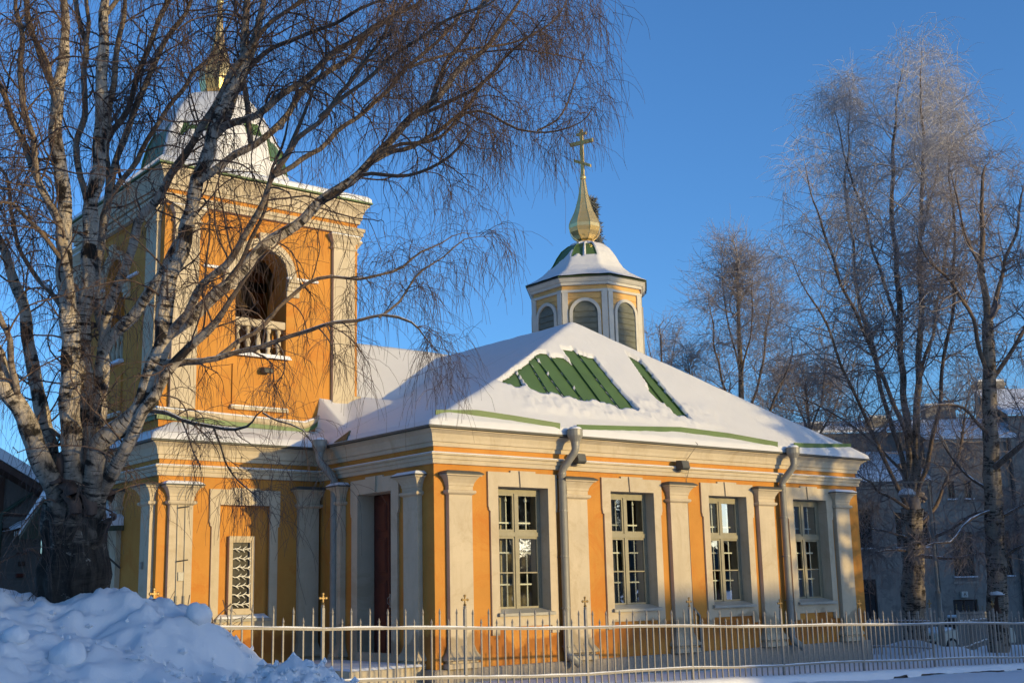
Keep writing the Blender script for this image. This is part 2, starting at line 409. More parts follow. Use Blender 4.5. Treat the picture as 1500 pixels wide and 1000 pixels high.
gy = axis([(-500, -60, 40), (-60, -20, 4), (-20, -9, .6), (-9, 8, .14), (8, 40, .8), (40, 80, 4), (80, 900, 50)])
GX, GY = np.meshgrid(gx, gy)
near = sstep(60, 30, np.hypot(GX, GY))
GZ = ground_z(GX, GY) + near * (.07 * fbm(GX * .8, GY * .8, 4, 3) + .035 * fbm(GX * 4, GY * 4, 3, 5))
# footprints and lumps on the trodden street side, a drift against the plinth and round the far trunks
tr = sstep(-4.9, -6, GY) * sstep(-14, -9, GY)
GZ += tr * .06 * np.abs(fbm(GX * 2.2, GY * 2.2, 4, 11))
for bx, by in ((17.9, 2.6), (13.6, -1.3)):
    GZ += .32 * np.exp(-((GX - bx) ** 2 + (GY - by) ** 2) / .8)
g = link('ground', grid_mesh('ground', GX, GY, GZ, SNOW)); tag(g, kind='structure')

# ------------------------------------------------------------------ the church
ch = thing('church', 'yellow and cream stuccoed church with snowy green roof, belfry tower and gilded onion cupolas', 'church', (0, 0, 0))
S = Fr((0, 0), (1, 0), (0, -1)); W = Fr((0, 0), (0, 1), (-1, 0)); TF = Fr((0, 4.02), (1, 0), (0, -1)); TW = Fr((-3.39, 0), (0, 1), (-1, 0))
NX, NY, TB = 12.3, 13.6, 9.92
ZE = 4.16
WIN = [2.01, 4.83, 7.67, 10.455]
PIL = [.51, 3.29, 6.095, 8.855, 11.575]
# walls
w = MB(); rv = MB()
wall(w, S, 0, NX, 0, ZE - .02, [(c - .6, c + .6, .9, 3.19, .5) for c in WIN], rev=rv)
w.build('nave_wall', YELLOW, ch)
w = MB(); rv = MB()
wall(w, W, 0, 4.02, 0, ZE - .02, [(1.33, 2.5, .06, 3.17, .34)], rev=rv)
w.build('entrance_wall', YELLOW, ch); rv.build('door_reveal', CREAM, ch)
w = MB(); rv = MB()
wall(w, TF, -3.39, 0, 0, ZE - .02, [(-2.16, -1.1, .86, 3.035, .09)], rev=rv)
w.add([TF(-2.16, -.09, .86), TF(-1.1, -.09, .86), TF(-1.1, -.09, 3.035), TF(-2.16, -.09, 3.035)], [(0, 1, 2, 3)])
w.build('tower_base_wall', YELLOW, ch); rv.build('niche_reveal', YELLOW, ch)
w = MB(); wall(w, TW, 4.02, TB, 0, ZE - .02, [(6.36, 7.66, 0, 2.62, .3)])
w.build('tower_base_wall', YELLOW, ch)
w = MB()
w.add([(NX, 0, 0), (NX, NY, 0), (NX, NY, ZE), (NX, 0, ZE)], [(0, 1, 2, 3)]); w.add([(NX, NY, 0), (0, NY, 0), (0, NY, ZE), (NX, NY, ZE)], [(0, 1, 2, 3)])
w.add([(0, NY, 0), (0, TB, 0), (0, TB, ZE), (0, NY, ZE)], [(0, 1, 2, 3)]); w.add([(0, TB, 0), (-3.39, TB, 0), (-3.39, TB, ZE), (0, TB, ZE)], [(0, 1, 2, 3)])
w.build('rear_wall', YELLOW, ch)
w = MB(); w.add([(.5, .5, .2), (NX - .1, .5, .2), (NX - .1, NY - .1, .2), (.5, NY - .1, .2)], [(0, 1, 2, 3)])
w.add([(.5, .5, 4.0), (NX - .1, .5, 4.0), (NX - .1, NY - .1, 4.0), (.5, NY - .1, 4.0)], [(0, 1, 2, 3)])
w.add([(.5, 7.5, .2), (NX - .1, 7.5, .2), (NX - .1, 7.5, 4), (.5, 7.5, 4)], [(0, 1, 2, 3)])
w.build('interior', INTER, ch)
# plinth
pth = [(-3.39, TB), (-3.39, 4.02), (0, 4.02), (0, 0), (NX, 0), (NX, NY)]
w = MB(); sweep(w, pth, [(.07, -1.6), (.07, -.02), (.05, 0), (-.02, .004)]); w.build('plinth', STONE, ch)
# entablature
w = MB(); sweep(w, pth, [(-.01, 3.545), (.05, 3.552), (.05, 3.63), (.075, 3.634), (.075, 3.70), (.115, 3.705), (.115, 3.735), (-.01, 3.752)])
w.build('architrave', CREAM, ch)
w = MB(); sweep(w, pth, [(-.01, 3.855), (.035, 3.86), (.035, 3.935), (.065, 3.94), (.075, 4.0), (.105, 4.08), (.175, 4.135), (.205, 4.14), (.205, 4.155), (-.01, 4.157)])
w.build('cornice', CREAM, ch)
w = MB(); sweep(w, pth, [(-.01, 4.16), (.27, 4.165), (.275, 4.20), (-.01, 4.21)]); w.build('eave_edge', EAVE, ch)
w = MB(); sweep(w, pth, [(-.01, 3.754), (.105, 3.738), (.10, 3.75), (-.01, 3.775)]); w.build('architrave_snow', SNOW, ch)

# pilasters
def pilaster(fr, u0, u1, half=False, cap_snow=True, d=.10):
    def ring(e, z): return [fr(u0 - e, -.005, z), fr(u0 - e, d + e, z), fr(u1 + e, d + e, z), fr(u1 + e, -.005, z)]
    m = MB(); m.loft([ring(e, z) for e, z in ((0, .33), (0, 3.02))], closed=False, caps=False); p = m.build('pilaster', CREAM, ch)
    m = MB(); m.loft([ring(e, z) for e, z in ((0, 3.0), (.015, 3.01), (.05, 3.03), (.06, 3.055), (.05, 3.08), (.012, 3.09), (.012, 3.16), (.022, 3.165), (.028, 3.21), (.06, 3.27), (.10, 3.325), (.135, 3.335), (.14, 3.362), (0.1, 3.365))])
    m.build('capital', CREAM, p)
    m = MB(); m.loft([ring(e, z) for e, z in ((.165, 3.36), (.168, 3.376), (.10, 3.42), (.02, 3.435))]); m.build('capital_flashing', EAVE, p)
    if cap_snow:
        m = MB(); m.loft([ring(e, z) for e, z in ((.15, 3.38), (.145, 3.40), (.08, 3.445), (.0, 3.455))]); m.build('capital_snow', SNOW, p)
    m = MB(); m.loft([ring(e, z) for e, z in ((0, .40), (.012, .36), (.02, .33), (.03, .29), (.075, .22), (.10, .185), (.10, .15), (.05, .13), (.045, .10), (.085, .09), (.09, .008))], closed=False, caps=False)
    m.build('base', CREAM, p)
    return p
for i, c in enumerate(PIL): pilaster(S, c - .255, c + .255, cap_snow=(i == 4))
pilaster(W, .37, .83); pilaster(W, 2.99, 3.16, d=.12)
pilaster(TF, -3.2, -2.74); pilaster(TF, -.5, -.06, cap_snow=False)
pilaster(TW, 4.14, 4.56, cap_snow=False); pilaster(TW, 5.75, 6.2, cap_snow=False); pilaster(TW, 7.8, 8.25, cap_snow=False)

# window surrounds, sashes, grilles, sills
def surround(fr, c, hw, zb, zt, out, zo, ear, name, mat=CREAM, parent=ch, feet=.14, e=.04):
    m = MB()
    P = lambda poly, e1=e: m.prism(poly, fr, -.004, e1)
    o = out; n = out - .045
    P([(c - o, zt), (c + o, zt), (c + o, zo), (c + .30, zo), (c + .30, zo + .035), (c - .30, zo + .035), (c - .30, zo), (c - o, zo)])
    for s in (-1, 1):
        P([(c + s * hw, zt), (c + s * o, zt), (c + s * o, ear), (c + s * (o - .005), ear - .03), (c + s * (n + .03), ear - .04), (c + s * (n + .03), ear - .085), (c + s * n, ear - .10), (c + s * n, zb - .2 - feet), (c + s * (hw + .015), zb - .2 - feet), (c + s * (hw + .015), zb - .2), (c + s * hw, zb - .2)])
    P([(c - hw, zb), (c + hw, zb), (c + hw, zb - .2), (c - hw, zb - .2)])
    m.prism([(c - .085, zt - .002), (c + .085, zt - .002), (c + .105, zo + .03), (c - .105, zo + .03)], fr, e, e + .03)
    return m.build(name, mat, parent)
def bars(mb, fr, rects, e0, e1):
    for u0, u1, z0, z1 in rects: fr.box(mb, u0, u1, e0, e1, z0, z1)
for wi, c in enumerate(WIN):
    zb, zt, hw, E = .9, 3.19, .6, -.23
    m = MB()
    bars(m, S, [(c - hw, c - hw + .055, zb, zt), (c + hw - .055, c + hw, zb, zt), (c - hw + .055, c + hw - .055, zt - .10, zt), (c - hw + .055, c + hw - .055, zb, zb + .07)], E - .06, E + .02)
    zi = 2.34
    bars(m, S, [(c - hw + .055, c + hw - .055, zi - .045, zi + .035)], E - .05, E + .035)
    bars(m, S, [(c - .035, c + .035, zb + .07, zt - .10)], E - .05, E + .03)
    for s in (-1, 1):                                     # sashes
        for (z0, z1, mun) in ((zi + .035, zt - .10, False), (zb + .07, zi - .045, True)):
            a, b = sorted((c + s * .035, c + s * (hw - .055)))
            bars(m, S, [(a, a + .04, z0, z1), (b - .04, b, z0, z1), (a + .04, b - .04, z1 - .04, z1), (a + .04, b - .04, z0, z0 + .05)], E - .03, E + .012)
            if mun: bars(m, S, [(a + .04, b - .04, (z0 + z1) / 2 - .012, (z0 + z1) / 2 + .012)], E - .025, E + .006)
    win = m.build('window', OLIVE, ch)
    q = MB(); a, b, c0, d0 = c - hw, c + hw, zb, zt
    q.add([S(a, 0, c0), S(b, 0, c0), S(b, 0, d0), S(a, 0, d0), S(a, -.5, c0), S(b, -.5, c0), S(b, -.5, d0), S(a, -.5, d0)], [(0, 1, 5, 4), (1, 2, 6, 5), (2, 3, 7, 6), (3, 0, 4, 7)]); q.build('reveal', CREAM, win)
    for s in (-1, 1):
        a, b = sorted((c + s * .075, c + s * (hw - .095)))
        for z0, z1 in ((zi + .085, zt - .14), (zb + .12, 1.618), (1.642, zi - .085)):
            q = MB(); q.add([S(a, E - .012, z0), S(b, E - .012, z0), S(b, E - .012, z1), S(a, E - .012, z1)], [(0, 1, 2, 3)]); q.build('pane', GLASS, win)
    q = MB()
    for k, du in enumerate((-.36, -.16, .12, .32)):
        q.tube([S(c + du, -.31, .92), S(c + du, -.31, 2.93)], .015, 6); q.lathe([(.001, 2.93), (.028, 2.96), (.018, 3.0), (.001, 3.06)], S(c + du, -.31, 0)[:2], 6)
    for z in (1.42, 2.0, 2.55): S.box(q, c - .45, c + .42, -.32, -.30, z - .014, z + .014)
    q.build('grille', WHITEIRON, win)
    q = MB(); S.box(q, c - .21, c - .08, -.47, -.45, .92, 3.1); q.build('curtain', CREAM, win)
    q = MB(); q.prism([(-.62 + .02, 0), (.62 - .02, 0), (.645, -.05), (-.645, -.05)], lambda u, e, z: S(c + u, e * 1.0, .93 + z * 0 - (e + .2) * .35), -.2, .10)
    q = MB(); q.loft([[S(c - .60, -.2, .985), S(c + .60, -.2, .985), S(c + .66, .11, .905), S(c - .66, .11, .905)], [S(c - .60, -.2, .96), S(c + .60, -.2, .96), S(c + .66, .105, .855), S(c - .66, .105, .855)]]); q.build('sill', SILLM, win)
    surround(S, c, .6, .87, 3.19, .83, 3.455, 2.84, 'surround', parent=win)
# tower base window in a niche
c = -1.635
sr = surround(TF, c, .53, .9, 3.035, .74, 3.33, 2.72, 'niche_surround', feet=.0)
E = -.05; m = MB()
bars(m, TF, [(-1.94, -1.88, .98, 2.45), (-1.47, -1.41, .98, 2.45), (-1.88, -1.47, 2.37, 2.45), (-1.88, -1.47, .98, 1.05)], -.085, .0)
bars(m, TF, [(-1.88, -1.855, 1.05, 2.37), (-1.495, -1.47, 1.05, 2.37), (-1.855, -1.495, 2.33, 2.37), (-1.855, -1.495, 1.05, 1.09)], -.085, -.02)
nw = m.build('window', CREAM, ch)
q = MB(); q.add([TF(-1.86, -.075, 1.06), TF(-1.49, -.075, 1.06), TF(-1.49, -.075, 2.35), TF(-1.86, -.075, 2.35)], [(0, 1, 2, 3)]); q.build('pane', DGLASS, nw)
q = MB()
for k in range(7):
    z = 1.17 + k * .172; pts = [TF(-1.855 + .36 * t, -.02, z + .014 * sin(t * 9 + k)) for t in np.linspace(0, 1, 9)]; q.tube(pts, .0095, 5)
    for j in range(3):
        for s in (-1, 1):
            u = -1.82 + .115 * j + (.05 if s > 0 else .02) + .02 * (k % 2)
            q.tube([TF(u + .075 * sin(t * 1.9), -.02, z + s * .075 * t * (1.2 - .35 * t)) for t in np.linspace(0, 1, 6)], [.008, .008, .007, .007, .006, .004], 5)
q.build('scroll_grille', WHITEIRON, nw)
q = MB(); q.loft([[TF(-2.2, -.08, .94), TF(-1.1, -.08, .94), TF(-1.08, .10, .90), TF(-2.22, .10, .90)], [TF(-2.2, -.08, .87), TF(-1.1, -.08, .87), TF(-1.08, .09, .85), TF(-2.22, .09, .85)]]); q.build('sill', SILLM, nw)
q = MB(); q.loft([[TF(-2.17, -.07, .945), TF(-1.13, -.07, .945), TF(-1.11, .08, .908), TF(-2.19, .08, .908)], [TF(-2.15, -.07, .99), TF(-1.15, -.07, .985), TF(-1.15, .06, .94), TF(-2.15, .06, .945)]]); q.build('sill_snow', SNOW, nw)
# entrance door
surround(W, 1.915, .585, .25, 3.17, .84, 3.45, 2.85, 'door_surround', feet=.0)
m = MB(); W.box(m, 1.33, 2.5, -.40, -.35, .06, 3.17); dr = m.build('door', REDDOOR, ch)
for s, a, b in ((0, 1.36, 1.90), (1, 1.93, 2.47)):
    q = MB(); W.box(q, a, b, -.35, -.32, .09, 3.14)
    for z0, z1 in ((.22, .62), (.75, 1.55), (1.68, 2.35), (2.48, 3.02)):
        W.box(q, a + .08, b - .08, -.32, -.305, z0, z1); W.box(q, a + .12, b - .12, -.305, -.295, z0 + .04, z1 - .04)
    q.build('door_leaf', REDDOOR, dr, bevel=.006)
q = MB(); W.box(q, 1.86, 1.885, -.31, -.29, 1.05, 1.3); q.tube([W(1.872, -.28, 1.1), W(1.872, -.24, 1.13), W(1.872, -.24, 1.22), W(1.872, -.28, 1.25)], .01, 6); q.build('handle', SILLM, dr)
# entrance step
m = MB(); m.box(-1.62, -.56, .14, 3.5, -.6, .06); st = m.build('step', STEPST, ch, bevel=.015)
m = MB(); m.box(-1.95, -.07, .62, 3.7, -.6, .015); m.box(-.56, -.07, .3, 3.6, -.6, .05); m.build('landing', STEPST, ch, bevel=.012)
m = MB(); m.loft([[(-1.6, .17, .062), (-.1, .17, .062), (-.1, 3.4, .062), (-1.6, 3.4, .062)], [(-1.55, .24, .095), (-.15, .24, .1), (-.15, 3.3, .1), (-1.55, 3.3, .095)]]); m.build('step_snow', SNOW, ch)

# downpipes with funnel heads
def downpipe(fr, u, snow=True, lean=0.0):
    m = MB()
    top, off = 4.27, .40
    cx = fr(u, off, 0)[:2]
    m.tube([fr(u, off, 4.05), fr(u, off, 3.92), fr(u - .02, off - .03, 3.84), fr(u - .10, .17, 3.60), fr(u - .12, .13, 3.50), fr(u - .12, .13, .22), fr(u - .11, .15, .12), fr(u + .02, .32, -.06)], [.085, .075, .075, .075, .075, .075, .075, .078], 12)
    p = m.build('downpipe', PIPE, ch, smooth=True)
    m = MB(); m.lathe([(.08, 3.98), (.085, 4.06), (.145, 4.16), (.15, 4.18), (.15, 4.28), (.158, 4.285), (.158, 4.295), (.135, 4.295), (.13, 4.2)], cx, 16); m.build('funnel_head', PIPE, p)
    for z in (3.45, 2.75, 1.9, .95, .25):
        m = MB(); b = fr(u - .12, .13, 0)[:2]; m.lathe([(.076, z), (.083, z + .005), (.083, z + .03), (.076, z + .035)], b, 12); fr.box(m, u - .135, u - .105, 0, .08, z + .005, z + .03); m.build('pipe_clamp', PIPE, p)
    if snow:
        m = MB(); m.lathe([(.14, 4.29), (.13, 4.315), (.09, 4.345), (.02, 4.355)], cx, 12); m.build('head_snow', SNOW, p, smooth=True)
downpipe(S, 3.02); downpipe(S, 9.52); downpipe(W, 3.33)
# thin conduit by window three, twin earth conduits on the tower pilaster, floodlights, plaque, box
m = MB(); m.tube([S(6.62, .03, -.3), S(6.62, .03, .62), S(6.62, .03, .72), S(6.45, .02, .88)], .022, 8); m.build('conduit', PIPE, ch)
m = MB(); m.tube([S(6.45, .018, .88), S(6.44, .018, 3.5), S(6.40, .10, 3.6), S(6.44, .12, 3.74), S(6.38, .05, 3.85), S(6.45, .2, 4.05), S(6.55, .29, 4.22), S(6.42, .1, 4.45)], .006, 5); m.build('cable', CABLE, ch)
for s in (-.10, .05):
    m = MB(); m.tube([TF(-2.94 + s, .125, .4), TF(-2.94 + s, .125, 1.35)], .02, 6); m.tube([TF(-2.94 + s, .118, 1.35), TF(-2.95 + s, .118, 3.05), TF(-2.93 + s, .2, 3.18), TF(-2.88 + s * .9, .26, 3.34), TF(-2.86 + s, .1, 3.6)], .007, 5); m.build('earth_cable', PIPE, ch)
m = MB()
for z in (2.96, 1.98, .98): m.tube([TF(-3.05, .14, z - .01), TF(-2.84, .15, z + .02)], .013, 5)
m.build('cable_clamp', DKIRON, ch)
m = MB(); TF.box(m, -3.01, -2.9, .105, .125, 1.62, 1.78); m.build('plaque', SILLM, ch, bevel=.004)
m = MB(); TW.box(m, 4.36, 4.44, .102, .14, 1.85, 1.98); m.build('wall_box', PIPE, ch, bevel=.004)
for u in (3.28, 6.16):
    m = MB(); m.prism([(.02, 3.70), (.20, 3.68), (.24, 3.72), (.20, 3.86), (.04, 3.875)], lambda a, e, z: S(u + e, a + .07, z), -.11, .11); fl = m.build('floodlight', EAVE, ch, bevel=.008)
    q = MB(); q.prism([(.03, 3.715), (.19, 3.665), (.20, 3.675), (.04, 3.725)], lambda a, e, z: S(u + e, a + .07, z), -.09, .09); q.build('lamp_glass', DGLASS, fl)
    q = MB(); S.box(q, u - .06, u + .06, .03, .2, 3.645, 3.66); q.build('bracket', SILLM, fl)

# ------------------------------------------------------------------ nave and tower-base roof: metal sheet, and the snow that lies on it
def roof_z(x, y):
    so = 4.2 + .943 * (y + .27); we = 4.2 + .492 * (x + .27); ea = 4.2 + .492 * (NX + .27 - x); no = 4.2 + .943 * (NY + .27 - y)
    b = lambda t: -.10 * np.exp(-((t - 2.6) / 2.6) ** 2)
    we = we + b(x); ea = ea + .5 * b(NX - x)
    we = we + .50 * np.exp(-((x - 1.0) / .8) ** 2) * np.exp(-(np.maximum(4.45 - y, 0) / .9) ** 2)
    def smin(a, c, k=.10):
        h = np.clip(.5 + .5 * (c - a) / k, 0, 1); return c + (a - c) * h - k * h * (1 - h)
    z = smin(smin(so, we), smin(ea, no)); z = np.minimum(z, 7.33)
    gab = 7.12 - .75 * np.abs(y - 6.97); gab = np.where((x < 6.2), gab, -9)
    gab = np.where(x > -.27, gab, -9)
    d = np.minimum(np.minimum(y - 3.75, x + 3.66), TB + .27 - y)
    tb = 4.2 + np.clip(d, 0, .75) * .46
    z = np.where(x > -.27, np.maximum(z, np.where(x > .2, gab, -9)), tb)
    z = np.where((x > -.27) & (x <= .3) & (y > 3.75) & (y < 9.9), np.maximum(z, tb), z)
    return z
st = .05
rx = np.arange(-3.66, NX + .27 + st, st); ry = np.arange(-.27, NY + .27 + st, st)
RX, RY = np.meshgrid(rx, ry); RZ = roof_z(RX, RY)
cxm = (RX[:-1, :-1] + RX[1:, 1:]) / 2; cym = (RY[:-1, :-1] + RY[1:, 1:]) / 2
inside = (cxm > -.27) | ((cym > 3.75) & (cym < TB + .27))
inside &= ~((cxm > -3.1) & (cxm < 1.0) & (cym > 4.6) & (cym < 9.4))
r4x = np.arange(-3.66, NX + .28, .1); r4y = np.arange(-.27, NY + .28, .1); QX, QY = np.meshgrid(r4x, r4y)
qx = (QX[:-1, :-1] + QX[1:, 1:]) / 2; qy = (QY[:-1, :-1] + QY[1:, 1:]) / 2
kq = ((qx > -.27) | ((qy > 3.75) & (qy < TB + .27))) & ~((qx > -3.1) & (qx < 1.0) & (qy > 4.6) & (qy < 9.4))
roof = link('roof', grid_mesh('roof_sheet', QX, QY, roof_z(QX, QY) - .01, GREEN, kq), ch)
BARE = [[[2.2, .88], [2.96, 1.28], [2.80, .8], [2.46, .75]], [[3.0, 1.30], [3.58, 1.61], [3.31, .6], [2.84, .64]], [[3.62, 1.64], [3.90, 1.79], [3.70, .54], [3.345, .6]], [[3.94, 1.81], [4.12, 1.91], [4.34, 1.92], [4.35, 1.66], [4.175, .53], [3.735, .54]], [[4.40, 1.83], [4.78, 1.88], [4.86, 1.64], [4.66, .51], [4.21, .53]], [[4.94, 2.12], [5.34, 2.14], [5.31, 1.75], [5.09, .43], [4.66, .51]], [[5.38, 2.02], [5.75, 1.99], [5.70, 1.7], [5.56, .43], [5.12, .44]], [[7.02, 2.24], [7.27, 2.05], [7.06, .38], [6.65, .41], [6.61, .67], [6.54, .72], [6.56, 1.15], [6.69, 1.2]]]
SEAMS = [((2.80, .75), (2.97, 1.3)), ((3.325, .55), (3.60, 1.65)), ((3.715, .5), (3.92, 1.85)), ((4.19, .5), (4.38, 1.9)), ((4.67, .45), (4.90, 1.75)), ((5.10, .4), (5.36, 2.05)), ((6.66, .4), (6.90, 1.6)), ((7.05, .4), (7.27, 2.0))]
def inpoly(px, py, poly):
    r = np.zeros(px.shape, bool); n = len(poly)
    for i in range(n):
        (x1, y1), (x2, y2) = poly[i], poly[(i + 1) % n]
        c = ((y1 > py) != (y2 > py)) & (px < (x2 - x1) * (py - y1) / (y2 - y1 + 1e-12) + x1); r ^= c
    return r
# finer grid for the snow of the south slope so that the edges of the cleared strips read as ragged snow
def snow_sheet(name, x0, x1, y0, y1, step, holes=True):
    xs = np.arange(x0, x1 + step * .5, step); ys = np.arange(y0, y1 + step * .5, step); X, Y = np.meshgrid(xs, ys)
    Z = roof_z(X, Y)
    th = .10 + .05 * fbm(X * .7, Y * .7, 3, 21) + .025 * fbm(X * 3, Y * 3, 3, 22)
    rough = sstep(2.0, 2.8, X) * sstep(8.6, 7.0, X) * sstep(.05, .2, Y) * sstep(1.0, .55, Y) * (Y < 1.6)
    th = th + rough * (.045 + .11 * fbm(X * 6, Y * 6, 4, 23))
    cx = (X[:-1, :-1] + X[1:, 1:]) / 2; cy = (Y[:-1, :-1] + Y[1:, 1:]) / 2
    keep = (cx > -.27) | ((cy > 3.75) & (cy < TB + .27))
    keep &= ~((cx > -3.2) & (cx < 1.08) & (cy > 4.5) & (cy < 9.4))
    zs = Z + th
    if holes:
        hole = np.zeros(cx.shape, bool); jx = cx + .035 * fbm(cx * 5, cy * 2.5, 3, 31); jy = cy + .09 * fbm(cx * 5, cy * 4, 3, 32)
        for p in BARE: hole |= inpoly(jx, jy, p)
        k = np.zeros(X.shape, bool); k[:-1, :-1] |= hole; k[1:, :-1] |= hole; k[:-1, 1:] |= hole; k[1:, 1:] |= hole
        kk = np.zeros(X.shape, int); kk[:-1, :-1] += hole; kk[1:, :-1] += hole; kk[:-1, 1:] += hole; kk[1:, 1:] += hole
        zs = np.where(kk > 0, Z + .012, zs); keep &= ~hole
    return X, Y, zs, Z, keep
def snow_obj(name, *a, edge=None, **k):
    X, Y, zs, Z, keep = snow_sheet(name, *a, **k)
    # drop the rim at the eaves to the sheet edge
    rim = np.zeros(X.shape, bool)
    if edge: rim = edge(X, Y)
    zs = np.where(rim, 4.203, zs)
    return link(name, grid_mesh(name, X, Y, zs, SNOWO, keep), ch)
eav = lambda X, Y: (Y < -.265) | (X > NX + .262) | ((X < -.262) & (Y < 3.76) & (X > -.3)) | ((Y < 3.752) & (X < -.262)) | (X < -3.652)
so_ = snow_obj('roof_snow', -.27, NX + .27, -.27, 3.13, .03, edge=eav)
no_ = snow_obj('roof_snow', -.27, NX + .27, 3.13, NY + .27, .10, edge=lambda X, Y: (X > NX + .2) | ((X < -.262) & (Y < 3.76)), holes=False)
tb_ = snow_obj('roof_snow', -3.66, -.27, 3.75, TB + .27, .06, edge=eav, holes=False)
# standing seams where the sheet is bare
for (xa_, ya_), (xb_, yb_) in SEAMS:
    pts = [(xa_ + (xb_ - xa_) * t, ya_ + (yb_ - ya_) * t) for t in (0, .33, .67, 1)]; sm = MB()
    sm.loft([[(x - .008, y, float(roof_z(x, y)) - .02), (x + .008, y, float(roof_z(x, y)) - .02), (x + .008, y - .02, float(roof_z(x, y)) + .024), (x - .008, y - .02, float(roof_z(x, y)) + .024)] for x, y in pts])
    sm.build('standing_seam', GREEN, roof)
# upright gutter fins on the roof above the eave
def fin(pts, h=.085):
    m = MB(); r = []
    for x, y in pts:
        z = float(roof_z(x, y)) + .05
        r.append([(x, y, z), (x, y + .02, z), (x, y + .005, z + h + .06), (x, y - .015, z + h + .06)])
    m.loft(r); m.build('roof_gutter', GREEN, roof)
fin([(.02, -.05), (.9, -.10), (1.8, -.16), (2.78, -.245)]); fin([(3.22, -.24), (4.7, -.16), (6.3, -.06), (7.75, -.11), (9.2, -.24)]); fin([(9.8, -.22), (10.8, -.18), (12.1, -.08)])
m = MB(); m.loft([[(-.29, y, 4.22), (-.26, y, 4.22), (-.18, y, 4.26 + .28 * (3.0 - y)), (-.21, y, 4.27 + .28 * (3.0 - y))] for y in (2.5, 2.98)] + [[(-.29, 3.05, 4.20), (-.26, 3.05, 4.20), (-.2, 3.05, 4.28), (-.23, 3.05, 4.29)]][:0]); m.build('roof_gutter', DGREEN, roof)

# ------------------------------------------------------------------ belfry tower
X0, X1, Y0, Y1 = -3.26, 1.14, 4.45, 9.49
F_F = Fr((0, Y0), (1, 0), (0, -1)); F_W = Fr((X0, 0), (0, 1), (-1, 0)); F_E = Fr((X1, 0), (0, 1), (1, 0)); F_B = Fr((0, Y1), (1, 0), (0, 1))
ZT0, ZT1 = 4.2, 9.66
def arch_wall(mb, rv, fr, u0, u1, z0, z1, uc, r, zs, zb, th=.55):
    A = [(uc + r * cos(t), zs + r * sin(t)) for t in np.linspace(0, pi, 17)]
    for e, fl in ((0, 0), (-th, 1)):
        def quad(p): mb.add([fr(u, e, z) for u, z in p], [tuple(range(len(p)))])
        quad([(u0, z0), (u1, z0), (u1, zb), (u0, zb)]); quad([(u0, zb), (uc - r, zb), (uc - r, zs), (u0, zs)]); quad([(uc + r, zb), (u1, zb), (u1, zs), (uc + r, zs)])
        quad([(uc + r, zs), (u1, zs), (u1, z1), (uc + r, z1)]); quad([(u0, zs), (uc - r, zs), (uc - r, z1), (u0, z1)])
        for (a, b), (c_, d) in zip(A, A[1:]): quad([(a, b), (a, z1), (c_, z1), (c_, d)])
    loop = [(uc - r, zb), (uc + r, zb)] + A
    for (a, b), (c_, d) in zip(loop, loop[1:] + loop[:1]): rv.add([fr(a, 0, b), fr(c_, 0, d), fr(c_, -th, d), fr(a, -th, b)], [(0, 1, 2, 3)])
cF, cW = -1.145, 6.97
